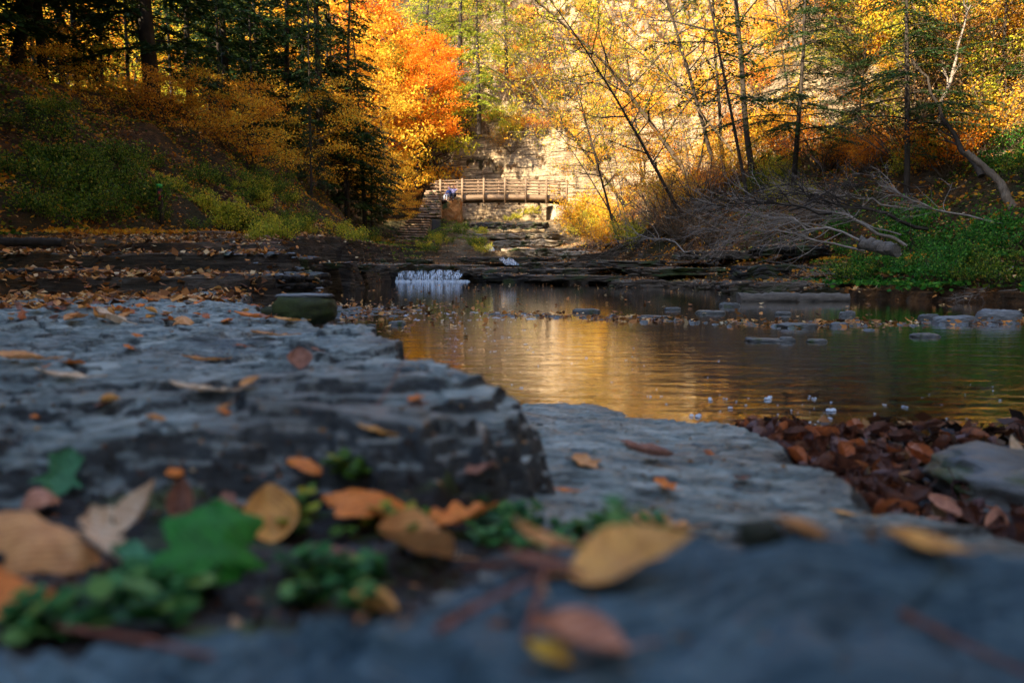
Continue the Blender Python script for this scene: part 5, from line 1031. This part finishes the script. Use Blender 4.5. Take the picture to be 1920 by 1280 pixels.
def debris(n, px0, px1, py0, py1, ls, m, label, seed):
    rng = RN(seed); P = []
    for _ in range(n):
        p = hit(rng.uniform(px0, px1), rng.uniform(py0, py1), .25, 8, FZ, 420); P.append((p.x, p.y, p.z + ls * .15))
    P = np.array(P); lf = B(); l_ = ls * rng.uniform(.3, 1.3, n) ; lf.leaves(P, unit(rng, n) * np.array([1, 1, .4]), unit(rng, n, 1.5), l_, l_ * rng.uniform(.2, .7, n), .25)
    tag(link('leaf_litter', lf.mesh('leaf_litter', M[m])), label, 'leaf litter', kind='stuff')
debris(700, -100, 1050, 880, 1180, .012, 'wetlit', 'dark leaf crumbs in the crevice of the near rock', 71); debris(260, 0, 1100, 640, 880, .010, 'brown', 'brown leaf crumbs lodged in the shelf', 72); debris(240, 1060, 1750, 780, 1020, .010, 'brown', 'brown leaf crumbs on the lower slab', 73); debris(90, 0, 1900, 1060, 1270, .005, 'brown', 'specks of grit on the near rock', 74)
# twigs in the foreground
M['twig'] = plain('red_brown_twig', (.16, .06, .04), .6, .4, 60)
def twig(pts, r, label, f=None):
    P = [hit(px, py) + Vector((0, 0, h)) for px, py, h in pts]; return logobj(P, r, label, m='twig', name='twig', k=6, cat='twig', taper=.6, group='twigs on the near rock')
twig([(820, 1205, .006), (920, 1165, .012), (1010, 1135, .016)], .0022, 'reddish twig slanting up toward the golden brown leaf'); twig([(985, 1215, .004), (1010, 1165, .014), (1025, 1125, .02)], .0022, 'short tan twig crossing the reddish one')
twig([(870, 1085, .01), (980, 1095, .012), (1090, 1110, .010)], .0022, 'straight red twig left of the golden brown leaf'); twig([(1690, 1165, .004), (1790, 1225, .006), (1930, 1290, .006)], .0020, 'blurred red twig at the lower right corner')
twig([(110, 1195, .006), (260, 1225, .008), (400, 1262, .008)], .0022, 'blurred dark red twig at the lower left')
twig([(690, 790, .004), (730, 740, .01), (770, 690, .03)], .0012, 'fine stem lying over the shelf above the thin yellow leaf')
# small green plants in crevices
M['clover'] = leafmat('clover_green', [(0, (.008, .045, .010)), (.5, (.025, .11, .02)), (.85, (.06, .19, .05)), (1, (.14, .22, .04))], .3, .45)
def sprig(px0, px1, py0, py1, n, label, m='clover', ls=.014, h=.02, seed=1, nm='small_plant'):
    rng = RN(seed); b = B(); lf = []; c0 = hit((px0 + px1) / 2, (py0 + py1) / 2); LV = []
    for i in range(n):
        p = hit(rng.uniform(px0, px1), rng.uniform(py0, py1)); base = np.array(p) - np.array(c0); P = wander(rng, base, (rng.normal(0, .5), rng.normal(0, .5), 1), h * rng.uniform(.6, 1.4), 4, .2); b.tube(P, .0007, 4); b.tube(np.array([[0, 0, -.002], base * .5 + [0, 0, -.003], base]), .0006, 4)
        for q in P[1:]:
            for s in range(2): LV.append((q, rng.uniform(0, 6.28)))
    V = []; Fq = []; k = 8; n0 = 0
    for q, a in LV:
        l = ls * rng.uniform(.6, 1.3); d = np.array([math.cos(a), math.sin(a), rng.uniform(-.1, .5)]); x = np.array([-math.sin(a), math.cos(a), rng.normal(0, .3)])
        ring = [q + d * l * (.5 - .5 * math.cos(t)) + x * l * .36 * math.sin(t) for t in np.arange(k) / k * 2 * math.pi]; V += ring; Fq += [[n0, n0 + 1, n0 + 2, n0 + 3], [n0, n0 + 3, n0 + 4, n0 + 5], [n0, n0 + 5, n0 + 6, n0 + 7]]; n0 += k
    e = empty(nm, c0, label, 'plant'); link('stems', b.mesh('stems', M[m]), e); link('foliage', npmesh('foliage', V, Fq, M[m]), e); return e
sprig(900, 1050, 965, 1040, 26, 'low green clover like plant at the foot of the shelf', seed=1); sprig(1040, 1210, 985, 1035, 22, 'green creeping plant right of the clover and behind the golden leaf', seed=2)
sprig(640, 700, 885, 905, 5, 'light green sprig beside the orange leaf on the shelf edge', 'green', .018, .02, 3); sprig(160, 330, 1110, 1180, 14, 'dark green weeds under the large green lobed leaf', 'clover', .02, .02, 4)
sprig(540, 700, 1060, 1150, 18, 'green weeds right of the large green lobed leaf', 'clover', .016, .02, 5); sprig(660, 820, 990, 1030, 7, 'tiny green shoots through the big maple leaf', 'green', .014, .025, 6); sprig(540, 580, 950, 1010, 5, 'pale green shoot beside the upright orange leaf', 'green', .018, .03, 7); sprig(20, 200, 1130, 1200, 12, 'blurred weeds at the lower left corner', 'clover', .016, .012, 8)
bpy.context.view_layer.update()
